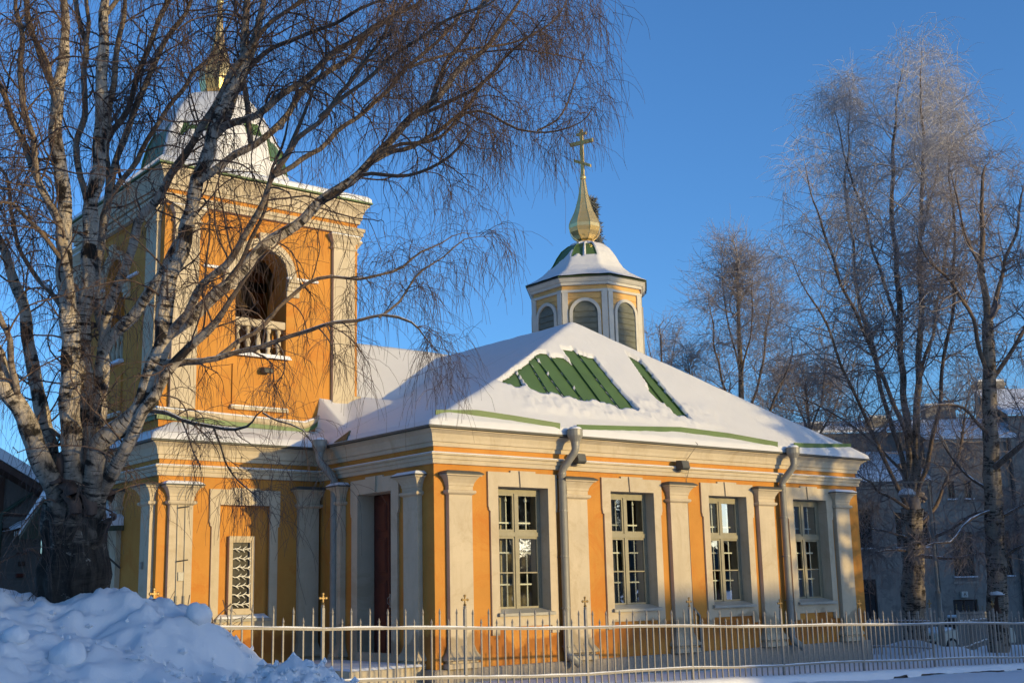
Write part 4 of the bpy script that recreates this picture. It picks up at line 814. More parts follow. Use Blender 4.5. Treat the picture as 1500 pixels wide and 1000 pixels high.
# west entrance of the tower base: door, little canopy
m = MB(); TW.box(m, 6.36, 7.66, -.29, -.25, 0, 2.62); wd = m.build('west_door', REDDOOR, ch)
m = MB(); m.loft([[(-3.40, y, z), (-4.5, y, z - .05), (-4.5, y, z + .04), (-3.40, y, z + .09)] for y, z in ((5.6, 2.62), (7.0, 3.3), (8.4, 2.62))], closed=True); cn = m.build('canopy', DGREEN, ch)
m = MB(); m.loft([[(-3.40, y, z + .1), (-4.52, y, z + .05), (-4.50, y, z + .2), (-3.40, y, z + .26)] for y, z in ((5.62, 2.62), (7.0, 3.3), (8.38, 2.62))], closed=True); m.build('canopy_snow', SNOW, cn)
m = MB(); m.tube([(-4.4, 5.65, 2.6), (-3.9, 5.65, 2.3), (-3.42, 5.65, 1.9)], .02, 5); m.build('canopy_bracket', DKIRON, cn)
FG_LIMBS = [[[-8.23,-5.66,1.01,0.3572],[-8.26,-5.7,1.27,0.3363],[-8.29,-5.73,1.5,0.3181],[-8.32,-5.78,1.76,0.2972],[-8.35,-5.81,1.99,0.2789],[-8.38,-5.85,2.24,0.258]],[[-8.36,-5.76,1.43,0.1185],[-8.46,-5.88,1.82,0.1115],[-8.57,-5.98,2.2,0.1045],[-8.72,-6.03,2.54,0.0979],[-8.86,-6.06,2.83,0.0924],[-9.07,-6.09,3.19,0.085],[-9.31,-6.13,3.65,0.076],[-9.56,-6.17,4.1,0.067]],[[-8.34,-5.62,1.7,0.093],[-8.43,-5.64,2.23,0.0854],[-8.56,-5.63,2.72,0.0781],[-8.67,-5.63,3.22,0.0708],[-8.79,-5.64,3.79,0.0626],[-8.94,-5.61,4.29,0.0551],[-9.1,-5.57,4.77,0.048],[-9.26,-5.52,5.18,0.0417]],[[-8.32,-5.87,1.37,0.1232],[-8.38,-5.95,1.82,0.1167],[-8.44,-6.03,2.33,0.1093],[-8.5,-6.13,2.84,0.102],[-8.57,-6.21,3.35,0.0946],[-8.65,-6.28,3.86,0.0872],[-8.72,-6.37,4.37,0.0798],[-8.81,-6.45,4.95,0.0715],[-8.93,-6.53,5.62,0.0619],[-8.97,-6.68,6.28,0.0522],[-9.02,-6.81,6.92,0.043],[-9.09,-6.96,7.68,0.032]],[[-8.65,-6.28,3.84,0.0455],[-8.7,-6.44,4.19,0.0423],[-8.84,-6.55,4.58,0.0388],[-9.02,-6.65,4.99,0.0351],[-9.22,-6.71,5.33,0.0317],[-9.4,-6.75,5.61,0.0289],[-9.59,-6.83,6.0,0.0253],[-9.72,-6.9,6.27,0.0227]],[[-8.7,-6.45,4.2,0.0372],[-8.91,-6.62,4.75,0.0336],[-9.08,-6.67,5.04,0.0316],[-9.26,-6.82,5.49,0.0287],[-9.43,-7.0,5.98,0.0255],[-9.53,-7.2,6.4,0.0228],[-9.67,-7.41,6.87,0.0198]],[[-8.95,-6.61,5.97,0.0267],[-9.16,-6.73,6.25,0.0237],[-9.33,-6.87,6.52,0.0209],[-9.49,-7.05,6.81,0.0179]],[[-8.94,-6.59,5.87,0.032],[-9.12,-6.77,6.14,0.0289],[-9.3,-6.93,6.37,0.0261],[-9.46,-7.15,6.64,0.0229],[-9.58,-7.39,6.9,0.0199]],[[-8.18,-5.69,1.5,0.1149],[-8.2,-5.76,1.96,0.1096],[-8.25,-5.84,2.48,0.1035],[-8.31,-5.91,3.08,0.0966],[-8.4,-5.98,3.81,0.0882],[-8.42,-6.1,4.47,0.0804],[-8.44,-6.2,5.08,0.0734],[-8.45,-6.3,5.58,0.0676],[-8.47,-6.41,6.25,0.0598],[-8.53,-6.51,6.94,0.0518],[-8.57,-6.61,7.58,0.0444],[-8.62,-6.71,8.26,0.0364]],[[-8.43,-6.17,4.9,0.036],[-8.57,-6.08,5.66,0.0333],[-8.55,-6.11,6.16,0.0315],[-8.56,-6.12,6.74,0.0294],[-8.63,-6.07,7.19,0.0278],[-8.7,-6.04,7.71,0.026]],[[-8.45,-6.3,5.59,0.0361],[-8.38,-6.35,6.04,0.0331],[-8.34,-6.38,6.63,0.0293],[-8.29,-6.42,7.07,0.0264],[-8.26,-6.45,7.6,0.0229]],[[-8.56,-6.12,6.74,0.0256],[-8.58,-6.19,7.08,0.023],[-8.66,-6.23,7.49,0.0199]],[[-8.22,-5.87,1.82,0.1085],[-8.18,-6.04,1.98,0.0815],[-8.16,-6.11,2.04,0.0699]],[[-8.39,-5.67,1.57,0.0976],[-8.54,-5.67,1.67,0.0643],[-8.6,-5.68,1.73,0.0484]],[[-8.17,-5.72,1.83,0.1208],[-8.19,-5.8,2.42,0.1116],[-8.2,-5.89,3.02,0.1022],[-8.22,-5.94,3.42,0.096],[-8.22,-5.99,3.69,0.0918],[-8.2,-6.03,3.86,0.089]],[[-8.21,-6.0,3.73,0.0611],[-8.13,-6.18,3.92,0.059],[-8.02,-6.41,4.12,0.0567],[-7.91,-6.66,4.37,0.054],[-7.83,-6.89,4.66,0.0512],[-7.81,-7.0,4.82,0.0497],[-7.79,-7.33,5.39,0.0448],[-7.71,-7.69,5.88,0.0402],[-7.65,-7.97,6.26,0.0366],[-7.67,-8.23,6.74,0.0325],[-7.73,-8.48,7.23,0.0283]],[[-8.21,-6.01,3.79,0.0556],[-8.25,-6.25,4.19,0.0517],[-8.2,-6.49,4.45,0.0486],[-8.19,-6.79,4.83,0.0446],[-8.14,-6.96,5.0,0.0426],[-8.08,-7.16,5.17,0.0404],[-7.96,-7.64,5.65,0.0347],[-7.86,-8.04,6.02,0.0302],[-7.78,-8.34,6.26,0.027],[-7.61,-8.73,6.49,0.0231],[-7.51,-9.04,6.71,0.0199]],[[-8.21,-6.02,3.83,0.0389],[-8.29,-5.97,4.31,0.0362],[-8.27,-6.02,4.94,0.0327],[-8.22,-6.08,5.29,0.0307],[-8.03,-6.24,5.71,0.0279],[-7.8,-6.43,6.21,0.0246],[-7.67,-6.55,6.5,0.0226],[-7.46,-6.71,6.82,0.0203],[-7.31,-6.85,7.26,0.0175]],[[-8.29,-5.97,4.33,0.0392],[-8.26,-5.99,4.88,0.0371],[-8.23,-6.0,5.53,0.0346],[-8.23,-6.0,5.89,0.0332],[-8.11,-6.09,6.25,0.0317],[-8.03,-6.15,6.63,0.0302],[-7.87,-6.27,7.17,0.0279],[-7.78,-6.34,7.64,0.026],[-7.72,-6.39,8.19,0.0238]],[[-8.26,-6.04,5.02,0.0395],[-8.19,-6.1,5.67,0.0358],[-8.06,-6.21,6.22,0.0326],[-7.96,-6.3,6.59,0.0303],[-7.86,-6.38,6.92,0.0283],[-7.69,-6.51,7.28,0.0258],[-7.59,-6.6,7.66,0.0235]],[[-8.28,-5.98,1.88,0.113],[-8.3,-6.16,2.39,0.1052],[-8.28,-6.34,2.8,0.0989],[-8.14,-6.54,2.98,0.0947],[-8.05,-6.66,3.09,0.0921],[-8.02,-6.78,3.31,0.0884],[-8.01,-6.95,3.68,0.0826],[-8.01,-7.18,4.28,0.0734],[-7.96,-7.43,4.79,0.0654],[-7.93,-7.7,5.37,0.0564],[-7.89,-7.85,5.67,0.0515],[-7.81,-8.07,6.01,0.0456],[-7.83,-8.24,6.48,0.0385],[-7.91,-8.39,7.0,0.0306]],[[-8.22,-5.88,1.83,0.0813],[-8.21,-6.14,2.26,0.0727],[-8.15,-6.42,2.66,0.0642],[-8.07,-6.68,2.95,0.0575],[-8.0,-6.93,3.26,0.0506],[-7.94,-7.08,3.43,0.0465],[-7.81,-7.35,3.64,0.0405],[-7.7,-7.61,3.89,0.034],[-7.63,-7.8,4.09,0.0292],[-7.56,-7.96,4.22,0.0255]],[[-8.01,-6.94,3.68,0.0634],[-7.7,-7.22,4.02,0.0587],[-7.41,-7.49,4.38,0.0542],[-7.15,-7.74,4.72,0.0499],[-6.88,-7.97,4.97,0.0462],[-6.68,-8.16,5.18,0.0432],[-6.55,-8.28,5.35,0.0411],[-6.35,-8.47,5.64,0.0376],[-6.12,-8.69,5.92,0.034],[-5.87,-8.94,6.3,0.0295],[-5.67,-9.12,6.54,0.0264],[-5.5,-9.3,6.84,0.0231],[-5.43,-9.43,7.28,0.0191]],[[-8.01,-6.9,3.59,0.0423],[-7.93,-7.17,3.85,0.0389],[-7.82,-7.48,4.13,0.0352],[-7.72,-7.71,4.29,0.0327],[-7.65,-7.98,4.56,0.0292],[-7.6,-8.32,4.95,0.0247],[-7.54,-8.62,5.27,0.0207],[-7.51,-8.87,5.55,0.0174],[-7.51,-9.06,5.8,0.0146]],[[-6.56,-8.27,5.34,0.0269],[-6.22,-8.39,5.55,0.0235],[-5.96,-8.48,5.7,0.021],[-5.74,-8.57,5.89,0.0185],[-5.56,-8.63,6.1,0.0163],[-5.41,-8.69,6.33,0.014],[-5.18,-8.78,6.54,0.0114]],[[-6.52,-8.31,5.4,0.0215],[-6.34,-8.55,5.51,0.0194],[-6.12,-8.82,5.55,0.017],[-5.95,-9.08,5.75,0.0146],[-5.79,-9.25,5.68,0.013],[-5.61,-9.43,5.55,0.0111],[-5.43,-9.62,5.51,0.0094],[-5.29,-9.79,5.54,0.0078],[-5.2,-9.92,5.6,0.0067],[-5.14,-10.02,5.7,0.0057]],[[-6.65,-8.18,5.22,0.0215],[-6.58,-8.39,5.22,0.0198],[-6.46,-8.64,5.13,0.0177],[-6.37,-8.87,5.1,0.0159],[-6.3,-9.12,5.15,0.0139],[-6.27,-9.46,5.32,0.011],[-6.27,-9.58,5.38,0.01]],[[-6.1,-8.71,5.94,0.0243],[-5.99,-8.71,6.25,0.0221],[-5.8,-8.74,6.58,0.0197],[-5.61,-8.78,6.91,0.0171],[-5.48,-8.78,7.32,0.0142]],[[-6.2,-8.62,5.82,0.0216],[-6.04,-8.95,5.87,0.0188],[-5.93,-9.23,5.94,0.0164],[-5.88,-9.53,6.14,0.0135],[-5.82,-9.77,6.25,0.0114],[-5.76,-10.04,6.4,0.0089]],[[-5.49,-9.56,5.52,0.0105],[-5.3,-9.62,5.66,0.009],[-5.13,-9.66,5.96,0.0068],[-5.02,-9.67,6.23,0.0051],[-4.97,-9.67,6.38,0.0041]],[[-8.01,-6.86,3.5,0.0317],[-7.68,-7.23,3.49,0.0279],[-7.47,-7.49,3.53,0.0253],[-7.26,-7.77,3.62,0.0224],[-7.09,-7.98,3.7,0.0201],[-6.95,-8.15,3.74,0.0184],[-6.75,-8.39,3.76,0.016],[-6.59,-8.59,3.78,0.014],[-6.41,-8.78,3.73,0.0119],[-6.3,-8.88,3.6,0.0103],[-6.21,-8.96,3.47,0.0089]],[[-7.61,-7.32,3.5,0.0236],[-7.43,-7.41,3.67,0.0221],[-7.29,-7.48,3.77,0.021],[-7.15,-7.55,3.92,0.0198],[-7.05,-7.6,4.07,0.0188],[-6.75,-7.75,4.32,0.0164],[-6.44,-7.88,4.32,0.0145],[-6.11,-8.03,4.39,0.0123],[-5.84,-8.18,4.6,0.0102],[-5.6,-8.3,4.79,0.0083],[-5.41,-8.39,4.83,0.007]],[[-6.61,-8.57,3.78,0.0128],[-6.44,-8.65,3.94,0.0112],[-6.3,-8.72,4.14,0.0096],[-6.07,-8.84,4.38,0.0074],[-5.89,-8.93,4.56,0.0057],[-5.65,-9.03,4.6,0.004]],[[-8.07,-6.63,3.06,0.0239],[-8.02,-6.75,3.04,0.0228],[-7.89,-7.05,2.96,0.0198],[-7.74,-7.39,2.85,0.0164],[-7.6,-7.73,2.81,0.0133],[-7.53,-7.95,2.84,0.0113],[-7.5,-8.1,2.9,0.0099]],[[-7.7,-7.48,2.84,0.0102],[-7.67,-7.56,2.67,0.009],[-7.65,-7.64,2.48,0.0076],[-7.59,-7.75,2.32,0.0064],[-7.49,-7.93,2.19,0.0048],[-7.44,-8.02,2.08,0.0039]],[[-7.51,-8.08,2.9,0.0099],[-7.42,-8.2,2.81,0.0082],[-7.28,-8.39,2.72,0.0058],[-7.19,-8.51,2.56,0.0036]],[[-7.8,-7.24,5.24,0.043],[-7.78,-7.55,5.62,0.0385],[-7.57,-7.93,5.75,0.0345],[-7.38,-8.31,5.9,0.0305],[-7.16,-8.8,6.18,0.0252],[-6.96,-9.19,6.32,0.0213],[-6.81,-9.5,6.44,0.018],[-6.71,-9.79,6.64,0.0148]],[[-7.94,-7.58,5.11,0.0391],[-7.65,-7.71,5.39,0.0361],[-7.34,-7.87,5.65,0.033],[-7.06,-8.0,6.09,0.0293],[-6.77,-8.15,6.36,0.0263],[-6.53,-8.27,6.7,0.0233],[-6.24,-8.43,7.01,0.02],[-5.99,-8.56,7.37,0.0169]],[[-7.71,-7.71,5.9,0.0265],[-7.67,-8.11,6.14,0.0232],[-7.5,-8.65,6.27,0.0194],[-7.33,-9.09,6.3,0.0164],[-7.22,-9.41,6.32,0.0142],[-7.12,-9.75,6.37,0.012]],[[-7.58,-8.4,5.04,0.0251],[-7.51,-8.82,5.31,0.0218],[-7.4,-9.32,5.55,0.0182],[-7.38,-9.62,5.75,0.0158],[-7.36,-9.91,5.95,0.0135],[-7.39,-10.16,6.15,0.0114]],[[-7.59,-8.37,5.0,0.0251],[-7.2,-8.52,5.28,0.0232],[-6.91,-8.63,5.64,0.0214],[-6.69,-8.72,5.86,0.0202],[-6.43,-8.83,6.17,0.0186],[-6.18,-8.93,6.47,0.0171],[-5.93,-9.04,6.85,0.0153],[-5.79,-9.09,7.24,0.0137]],[[-7.53,-7.78,5.5,0.0291],[-7.58,-7.73,6.05,0.0264],[-7.57,-7.74,6.54,0.024],[-7.59,-7.73,6.97,0.022],[-7.57,-7.74,7.54,0.0192]],[[-7.48,-8.98,5.38,0.0195],[-7.33,-9.44,5.58,0.0169],[-7.25,-9.74,5.71,0.0153],[-7.09,-10.21,5.85,0.0128],[-6.95,-10.59,5.92,0.0109],[-6.84,-10.97,6.03,0.0088]],[[-6.43,-8.83,6.17,0.0159],[-6.01,-8.91,6.42,0.0144],[-5.57,-8.99,6.53,0.0129],[-5.12,-9.09,6.78,0.0113],[-4.81,-9.17,7.06,0.01],[-4.62,-9.18,7.45,0.0087]],[[-7.58,-7.33,4.17,0.0212],[-7.52,-7.71,4.45,0.0186],[-7.53,-7.98,4.71,0.0165],[-7.58,-8.33,5.06,0.0137],[-7.59,-8.6,5.3,0.0116],[-7.67,-8.8,5.54,0.0098]],[[-8.62,-5.63,3.0,0.022],[-8.51,-5.82,2.87,0.0246],[-8.45,-5.95,2.69,0.0271]],[[-8.93,-6.07,2.94,0.0368],[-9.11,-6.23,3.3,0.0321],[-9.31,-6.51,3.81,0.0254],[-9.58,-6.65,4.18,0.0199]],[[-8.78,-6.51,4.42,0.0238],[-9.07,-6.66,4.65,0.0197],[-9.29,-6.74,4.78,0.0168],[-9.48,-6.77,4.81,0.0147],[-9.65,-6.79,4.64,0.0124]],[[-8.66,-6.29,3.94,0.0241],[-8.79,-6.07,4.29,0.0228],[-8.93,-5.85,4.52,0.0217],[-9.03,-5.66,4.97,0.0201],[-9.07,-5.5,5.43,0.0186],[-9.18,-5.32,5.83,0.0171]],[[-6.95,-10.58,5.92,0.0113],[-6.76,-10.88,6.09,0.0086],[-6.63,-11.06,6.15,0.0071],[-6.48,-11.21,6.04,0.0056],[-6.4,-11.28,5.89,0.0044]],[[-7.61,-8.72,6.48,0.0176],[-7.3,-9.26,6.75,0.0139],[-6.93,-9.79,6.83,0.0106],[-6.55,-10.28,6.8,0.0074],[-6.25,-10.63,6.55,0.0048]],[[-8.54,-6.51,6.98,0.0251],[-8.16,-6.72,7.66,0.0206],[-7.58,-7.03,8.1,0.016],[-6.95,-7.33,8.25,0.0117]],[[-9.02,-6.82,6.93,0.024],[-9.46,-7.07,7.09,0.0161],[-9.86,-7.23,7.08,0.0099]]]
T1_LIMBS = [[[19.79,3.78,-0.64,0.3602],[19.61,3.57,0.74,0.3329],[19.42,3.31,2.31,0.3017],[19.29,3.13,3.39,0.2802]],[[19.29,3.15,3.32,0.1249],[19.07,2.96,5.06,0.1124],[18.84,2.73,7.04,0.0983],[18.61,2.58,8.63,0.0869],[18.3,2.29,11.23,0.0684],[18.11,2.02,13.23,0.0541],[18.02,1.67,15.24,0.0398],[18.15,1.34,16.34,0.0317]],[[19.29,3.15,3.32,0.1249],[19.16,2.72,5.04,0.1114],[18.91,2.32,6.99,0.0963],[18.65,1.87,9.12,0.0797],[18.41,1.47,11.05,0.0647],[18.0,0.9,13.92,0.0424],[17.64,0.42,16.4,0.0231]],[[19.31,3.17,3.18,0.0702],[17.98,3.15,4.93,0.058],[17.28,3.07,5.96,0.051],[16.6,3.02,6.89,0.0446],[15.56,2.93,8.34,0.0346],[14.87,2.91,9.23,0.0283],[14.18,2.88,10.11,0.0221]],[[19.21,3.08,3.97,0.0781],[18.88,3.28,5.69,0.0705],[18.59,3.45,7.54,0.0625],[18.29,3.61,9.41,0.0543],[18.08,3.66,11.74,0.0443],[18.05,3.57,13.88,0.0351],[18.24,3.28,16.28,0.0247]],[[19.02,2.91,5.51,0.0704],[17.91,2.88,7.28,0.0588],[16.79,2.84,9.07,0.047],[15.83,2.82,10.55,0.0373],[15.01,2.64,12.17,0.027],[14.63,2.56,12.89,0.0225]],[[18.62,2.58,8.59,0.0549],[18.32,2.87,10.31,0.0465],[18.02,3.15,12.24,0.0372],[17.72,3.41,14.21,0.0277],[17.64,3.47,15.76,0.0204]],[[19.28,3.09,3.54,0.0702],[19.23,2.26,5.2,0.0618],[18.97,1.59,6.89,0.0535],[18.67,0.96,8.54,0.0454],[18.28,0.42,10.17,0.0375],[17.71,-0.06,11.95,0.0289],[17.14,-0.35,13.34,0.0221]],[[18.92,2.34,6.9,0.0544],[19.58,1.97,9.05,0.0455],[20.16,1.65,11.38,0.0358],[20.54,1.45,13.34,0.0278],[20.64,1.44,15.12,0.0205]],[[18.4,1.45,11.12,0.0387],[18.89,1.07,13.11,0.0295],[19.14,0.87,14.81,0.0218],[19.1,0.9,16.11,0.0159]],[[19.42,3.31,2.29,0.0624],[19.26,2.21,2.65,0.0477],[19.03,1.16,3.06,0.0338],[18.87,0.22,3.28,0.0218]],[[19.44,3.34,2.09,0.0624],[19.28,2.08,1.91,0.0467],[19.06,0.88,1.98,0.0326],[18.8,-0.09,2.17,0.0215]],[[19.39,3.28,2.5,0.0468],[17.69,3.15,2.77,0.031],[16.29,3.05,2.94,0.0184]],[[19.44,3.33,2.16,0.039],[18.3,3.52,2.21,0.0259],[17.43,3.69,1.97,0.0152]],[[19.29,3.15,3.32,0.0546],[17.93,3.01,3.73,0.0402],[16.21,2.75,4.32,0.0221]],[[19.37,3.24,2.7,0.0624],[20.19,2.94,3.5,0.0547],[21.04,2.66,4.72,0.0444],[21.53,2.6,5.99,0.0348],[22.11,2.47,7.29,0.0247]],[[19.14,3.12,4.36,0.047],[18.61,4.01,5.55,0.0353],[17.99,4.95,6.45,0.0245],[17.45,5.78,6.94,0.0163]]]
T2_LIMBS = [[[18.9,0.6,-0.79,0.2844],[18.64,0.32,1.09,0.2552],[18.38,0.06,2.89,0.2274],[18.13,-0.2,4.69,0.1996],[17.89,-0.48,6.49,0.1718],[17.69,-0.74,8.11,0.1468]],[[17.71,-0.71,7.96,0.1053],[17.48,-0.9,9.37,0.0813],[17.26,-1.04,10.63,0.0598],[17.18,-1.31,11.89,0.0383],[17.27,-1.5,12.33,0.0301]],[[17.9,-0.47,6.45,0.0677],[16.71,-0.87,7.97,0.05],[15.79,-0.93,8.75,0.0396],[14.91,-0.9,9.36,0.0305],[14.16,-1.03,10.1,0.0212]],[[17.71,-0.71,7.96,0.0677],[18.54,-0.85,9.53,0.0526],[19.35,-0.99,11.2,0.0367],[20.04,-1.15,12.5,0.0239]],[[18.2,-0.13,4.19,0.1053],[17.81,-1.13,4.67,0.076],[17.23,-2.26,5.3,0.0424]],[[18.08,-0.27,5.09,0.0527],[16.93,-0.38,5.51,0.0411],[15.79,-0.42,5.78,0.0305],[14.79,-0.35,5.54,0.0212]],[[17.9,-0.47,6.45,0.0677],[18.68,-0.97,7.62,0.0532],[19.29,-1.37,8.95,0.038],[19.75,-1.67,10.31,0.0232]],[[18.29,-0.04,3.58,0.0527],[18.47,0.9,4.25,0.0392],[18.85,1.67,5.31,0.0239]],[[18.39,0.07,2.83,0.0527],[18.98,-0.51,3.23,0.0377],[19.68,-1.09,3.3,0.0226]],[[18.35,0.02,3.13,0.0451],[17.24,0.1,2.88,0.0367],[16.19,0.09,2.33,0.0277],[15.29,0.12,2.16,0.0212]],[[17.48,-0.9,9.38,0.0451],[16.68,-0.93,10.18,0.0341],[16.0,-1.14,11.14,0.0222],[15.63,-1.34,11.76,0.0146]],[[18.54,0.22,1.77,0.0527],[18.58,-0.6,2.14,0.036],[18.67,-1.33,2.29,0.0219]]]
T3_LIMBS = [[[28.02,17.19,2.91,0.2024],[27.66,16.73,5.75,0.1645],[27.4,16.36,8.01,0.1342],[27.13,15.99,10.28,0.1039],[26.84,15.7,12.26,0.0774],[26.52,15.3,14.81,0.0434]],[[27.48,16.47,7.35,0.0711],[26.32,16.27,9.66,0.0519],[25.53,15.99,11.58,0.0363],[24.93,15.69,13.2,0.0232]],[[27.43,16.46,7.45,0.0711],[28.03,15.86,9.75,0.0539],[28.4,15.43,12.1,0.0369],[28.54,15.2,13.88,0.0242]],[[27.57,16.6,6.54,0.0711],[27.7,14.95,8.44,0.0512],[27.48,13.73,10.25,0.0341],[27.05,13.1,11.52,0.0228]],[[27.57,16.6,6.54,0.0711],[26.99,17.74,8.45,0.0509],[26.73,18.38,10.01,0.0359],[26.71,18.69,11.27,0.0246]],[[27.19,16.07,9.77,0.0474],[26.93,16.25,12.08,0.0352],[26.77,16.36,13.88,0.0257],[26.7,16.39,15.09,0.0193]],[[27.19,16.07,9.77,0.0474],[26.79,14.99,12.13,0.0301],[26.41,14.36,13.71,0.0186]]]
T4_LIMBS = [[[31.29,24.95,3.25,0.1334],[30.64,24.11,8.48,0.0861],[30.3,23.7,11.09,0.0624],[30.0,23.35,13.38,0.0417]],[[30.47,23.91,9.77,0.0547],[31.04,23.67,11.84,0.0353],[31.31,23.6,13.4,0.0209]],[[30.43,23.85,10.12,0.0547],[29.44,23.51,11.66,0.0351],[28.87,23.08,12.87,0.0202]]]
T5_LIMBS = [[[35.24,19.2,3.02,0.1612],[34.78,18.59,6.82,0.1049],[34.5,18.32,8.71,0.0766],[34.17,18.09,10.61,0.0484]],[[34.79,18.59,6.76,0.0661],[33.11,18.62,8.66,0.0406],[31.98,18.82,9.56,0.026]],[[34.69,18.5,7.4,0.0661],[35.82,17.88,9.41,0.0419],[36.38,17.59,10.73,0.0269]],[[34.6,18.41,8.04,0.0529],[34.82,19.26,10.17,0.0345],[34.92,19.84,11.61,0.0219]],[[34.6,18.44,8.1,0.0529],[33.9,16.94,10.1,0.0335],[33.18,16.08,11.5,0.0204]]]
# ------------------------------------------------------------------ iron fence on its kerb
kerb = MB()
kx = np.arange(-12, 24.01, .5)
kz = lambda x: float(0.0 - .026 * np.clip(x, -6, 20))
kerb.loft([[(x, -5.14, -1.2), (x, -5.14, kz(x) - .05), (x, -4.86, kz(x) - .05), (x, -4.86, -1.2)] for x in kx])
k = thing('fence_kerb', 'dark stone kerb under the churchyard fence, mostly hidden by snow', 'kerb', (0, -5, -.1)); kerb.build('kerb_stone', ASPH, k)
ks = MB(); rings = []
for x in np.arange(-12, 24.01, .07):
    n1 = float(fbm(x * 1.9, 3.1, 4, 61)); n2 = float(fbm(x * .62, 9.7, 2, 62)) + .35 * float(fbm(x * 5, 2.7, 3, 63))
    y0 = -5.17 - .09 * n1; z = kz(x) - .035
    low = z - (.16 if n2 < .05 else .055 + .05 * n1)
    rings.append([(x, -4.5, z - .1), (x, -4.8, z + .03 + .03 * n1), (x, -5.0, z + .045 + .03 * n1), (x, y0 + .04, z + .03), (x, y0, z - .02), (x, y0 - .02, low)])
ks.loft(rings, closed=False, caps=False)
tag(ks.build('kerb_snow', SNOW, None, smooth=True), kind='structure')

XR = [-12, -9, -6, -5.1, -3.05, -1, 1.07, 3.12, 5.18, 7.24, 10, 24]
ZR = [1.12, 1.06, .97, .915, .852, .785, .735, .662, .611, .562, .475, .12]
ZB = [.46, .42, .34, .318, .251, .168, .142, .062, .017, -.045, -.156, -.5]
rail_z = lambda x: float(np.interp(x, XR, ZR)); bot_z = lambda x: float(np.interp(x, XR, ZB))
def picket_mesh(name, h, tip=True):
    m = MB(); a = .0088; m.box(-a, a, -a, a, 0, h); m.lathe([(.009, h), (.012, h + .012), (.017, h + .03), (.012, h + .05), (.002, h + .085)], (0, 0), 6)
    return m.mesh(name, IRON)
def post_mesh(name, h):
    m = MB(); a = .017; m.box(-a, a, -a, a, 0, h); m.lathe([(.02, h), (.024, h + .02), (.012, h + .04)], (0, 0), 6); return m.mesh(name, IRON)
def cross_mesh(name):
    m = MB(); m.lathe([(.001, -.01), (.02, .012), (.02, .022), (.008, .035)], (0, 0), 8)
    m.box(-.008, .008, -.007, .007, .03, .12); m.box(-.038, .038, -.0065, .0065, .073, .09)
    for x, z in ((-.042, .0815), (.042, .0815), (0, .13)):
        m.loft([[(x + r * cos(t), y, z + r * sin(t)) for t in np.linspace(0, 2 * pi, 9)[:-1]] for y, r in ((-.010, .011), (-.006, .018), (.006, .018), (.010, .011))])
    return m.mesh(name, BRASS)
crossm = cross_mesh('finial_cross'); tallm = picket_mesh('picket', 1.0); shortm = picket_mesh('picket', 1.0); postm = post_mesh('fence_post', 1.0)
def fence(label, pts, zr, zb, zg, pitch, npan, group=None, cap=True, tall=.23, short=.12, post=.245):
    """pts: function s->(x,y); s runs over npan panels"""
    p0 = pts(0); f = thing('iron_fence', label, 'fence', (p0[0], p0[1], zg(0)), group)
    for nm, zf, hh in (('top_rail', zr, .014), ('bottom_rail', zb, .013)):
        m = MB(); ss = np.arange(0, npan * 16 + .1, 4) / 16; rings = []
        for s in ss:
            x, y = pts(s); a = pts(s + .01); dx, dy = a[0] - x, a[1] - y; L = sqrt(dx * dx + dy * dy); nx, ny = dy / L * .02, -dx / L * .02
            z = zf(s) + .008 * sin(s * 3.1) ; rings.append([(x + nx, y + ny, z - hh), (x + nx, y + ny, z + hh), (x - nx, y - ny, z + hh), (x - nx, y - ny, z - hh)])
        m.loft(rings); m.build(nm, IRON, f)
        m = MB(); rings = []
        for s in np.arange(0, npan * 16 + .1, 1) / 16:
            x, y = pts(s); a = pts(s + .01); dx, dy = a[0] - x, a[1] - y; L = sqrt(dx * dx + dy * dy); nx, ny = dy / L * .021, -dx / L * .021
            z = zf(s) + hh + .008 * sin(s * 3.1) + .001; h = .005 + .016 * float(vnoise(s * 7.3, 2.2 + hh * 100, 5)); rings.append([(x + nx, y + ny, z), (x + nx * .5, y + ny * .5, z + h), (x - nx * .5, y - ny * .5, z + h), (x - nx, y - ny, z)])
        m.loft(rings); m.build('rail_snow', SNOW, f)
    for k in range(npan):
        for j in range(16):
            s = k + j / 16; x, y = pts(s); a = pts(s + .01); ang = math.atan2(a[1] - y, a[0] - x); z0 = zg(s)
            if j == 0: top = zr(s) + post; o = link('fence_post', postm, f); sc = (1, 1, top - z0)
            else: top = zr(s) + (tall if j % 2 else short) + .012 * (random.random() - .5) - .07; o = link('picket', tallm if j % 2 else shortm, f); sc = (1, 1, (top - z0))
            ln_ = .006 * (random.random() - .5)
            o.matrix_basis = Matrix.Translation((x, y, z0)) @ Matrix.Rotation(ang, 4, 'Z') @ Matrix.Rotation(ln_ * 1.5, 4, 'Y') @ Matrix.Diagonal((1, 1, sc[2] / 1.0, 1))
            if j == 0:
                c = link('finial_cross', crossm, o); c.matrix_basis = Matrix.Diagonal((1, 1, 1 / sc[2], 1)) @ Matrix.Translation((0, 0, sc[2] + .03))
    return f
FX = lambda s: (-9.225 + 2.058 * s, -5.0)
fence('pale grey iron fence on a kerb before the church, cross finials on its posts', FX, lambda s: rail_z(FX(s)[0]), lambda s: bot_z(FX(s)[0]), lambda s: kz(FX(s)[0]) - .04, .129, 13)
A_, B_, C_ = (15.62, -.3), (16.2, 6.8), (32.0, 8.3)
lerp = lambda p, q, t: (p[0] + (q[0] - p[0]) * t, p[1] + (q[1] - p[1]) * t)
fa = lambda s: lerp(B_, A_, s / 3.4)
fence('grey iron fence behind the right end of the church, beside the thick birch', fa, lambda s: .30, lambda s: -.36, lambda s: -.62, .13, 3)
fb = lambda s: lerp(A_, C_, s / 8.5)
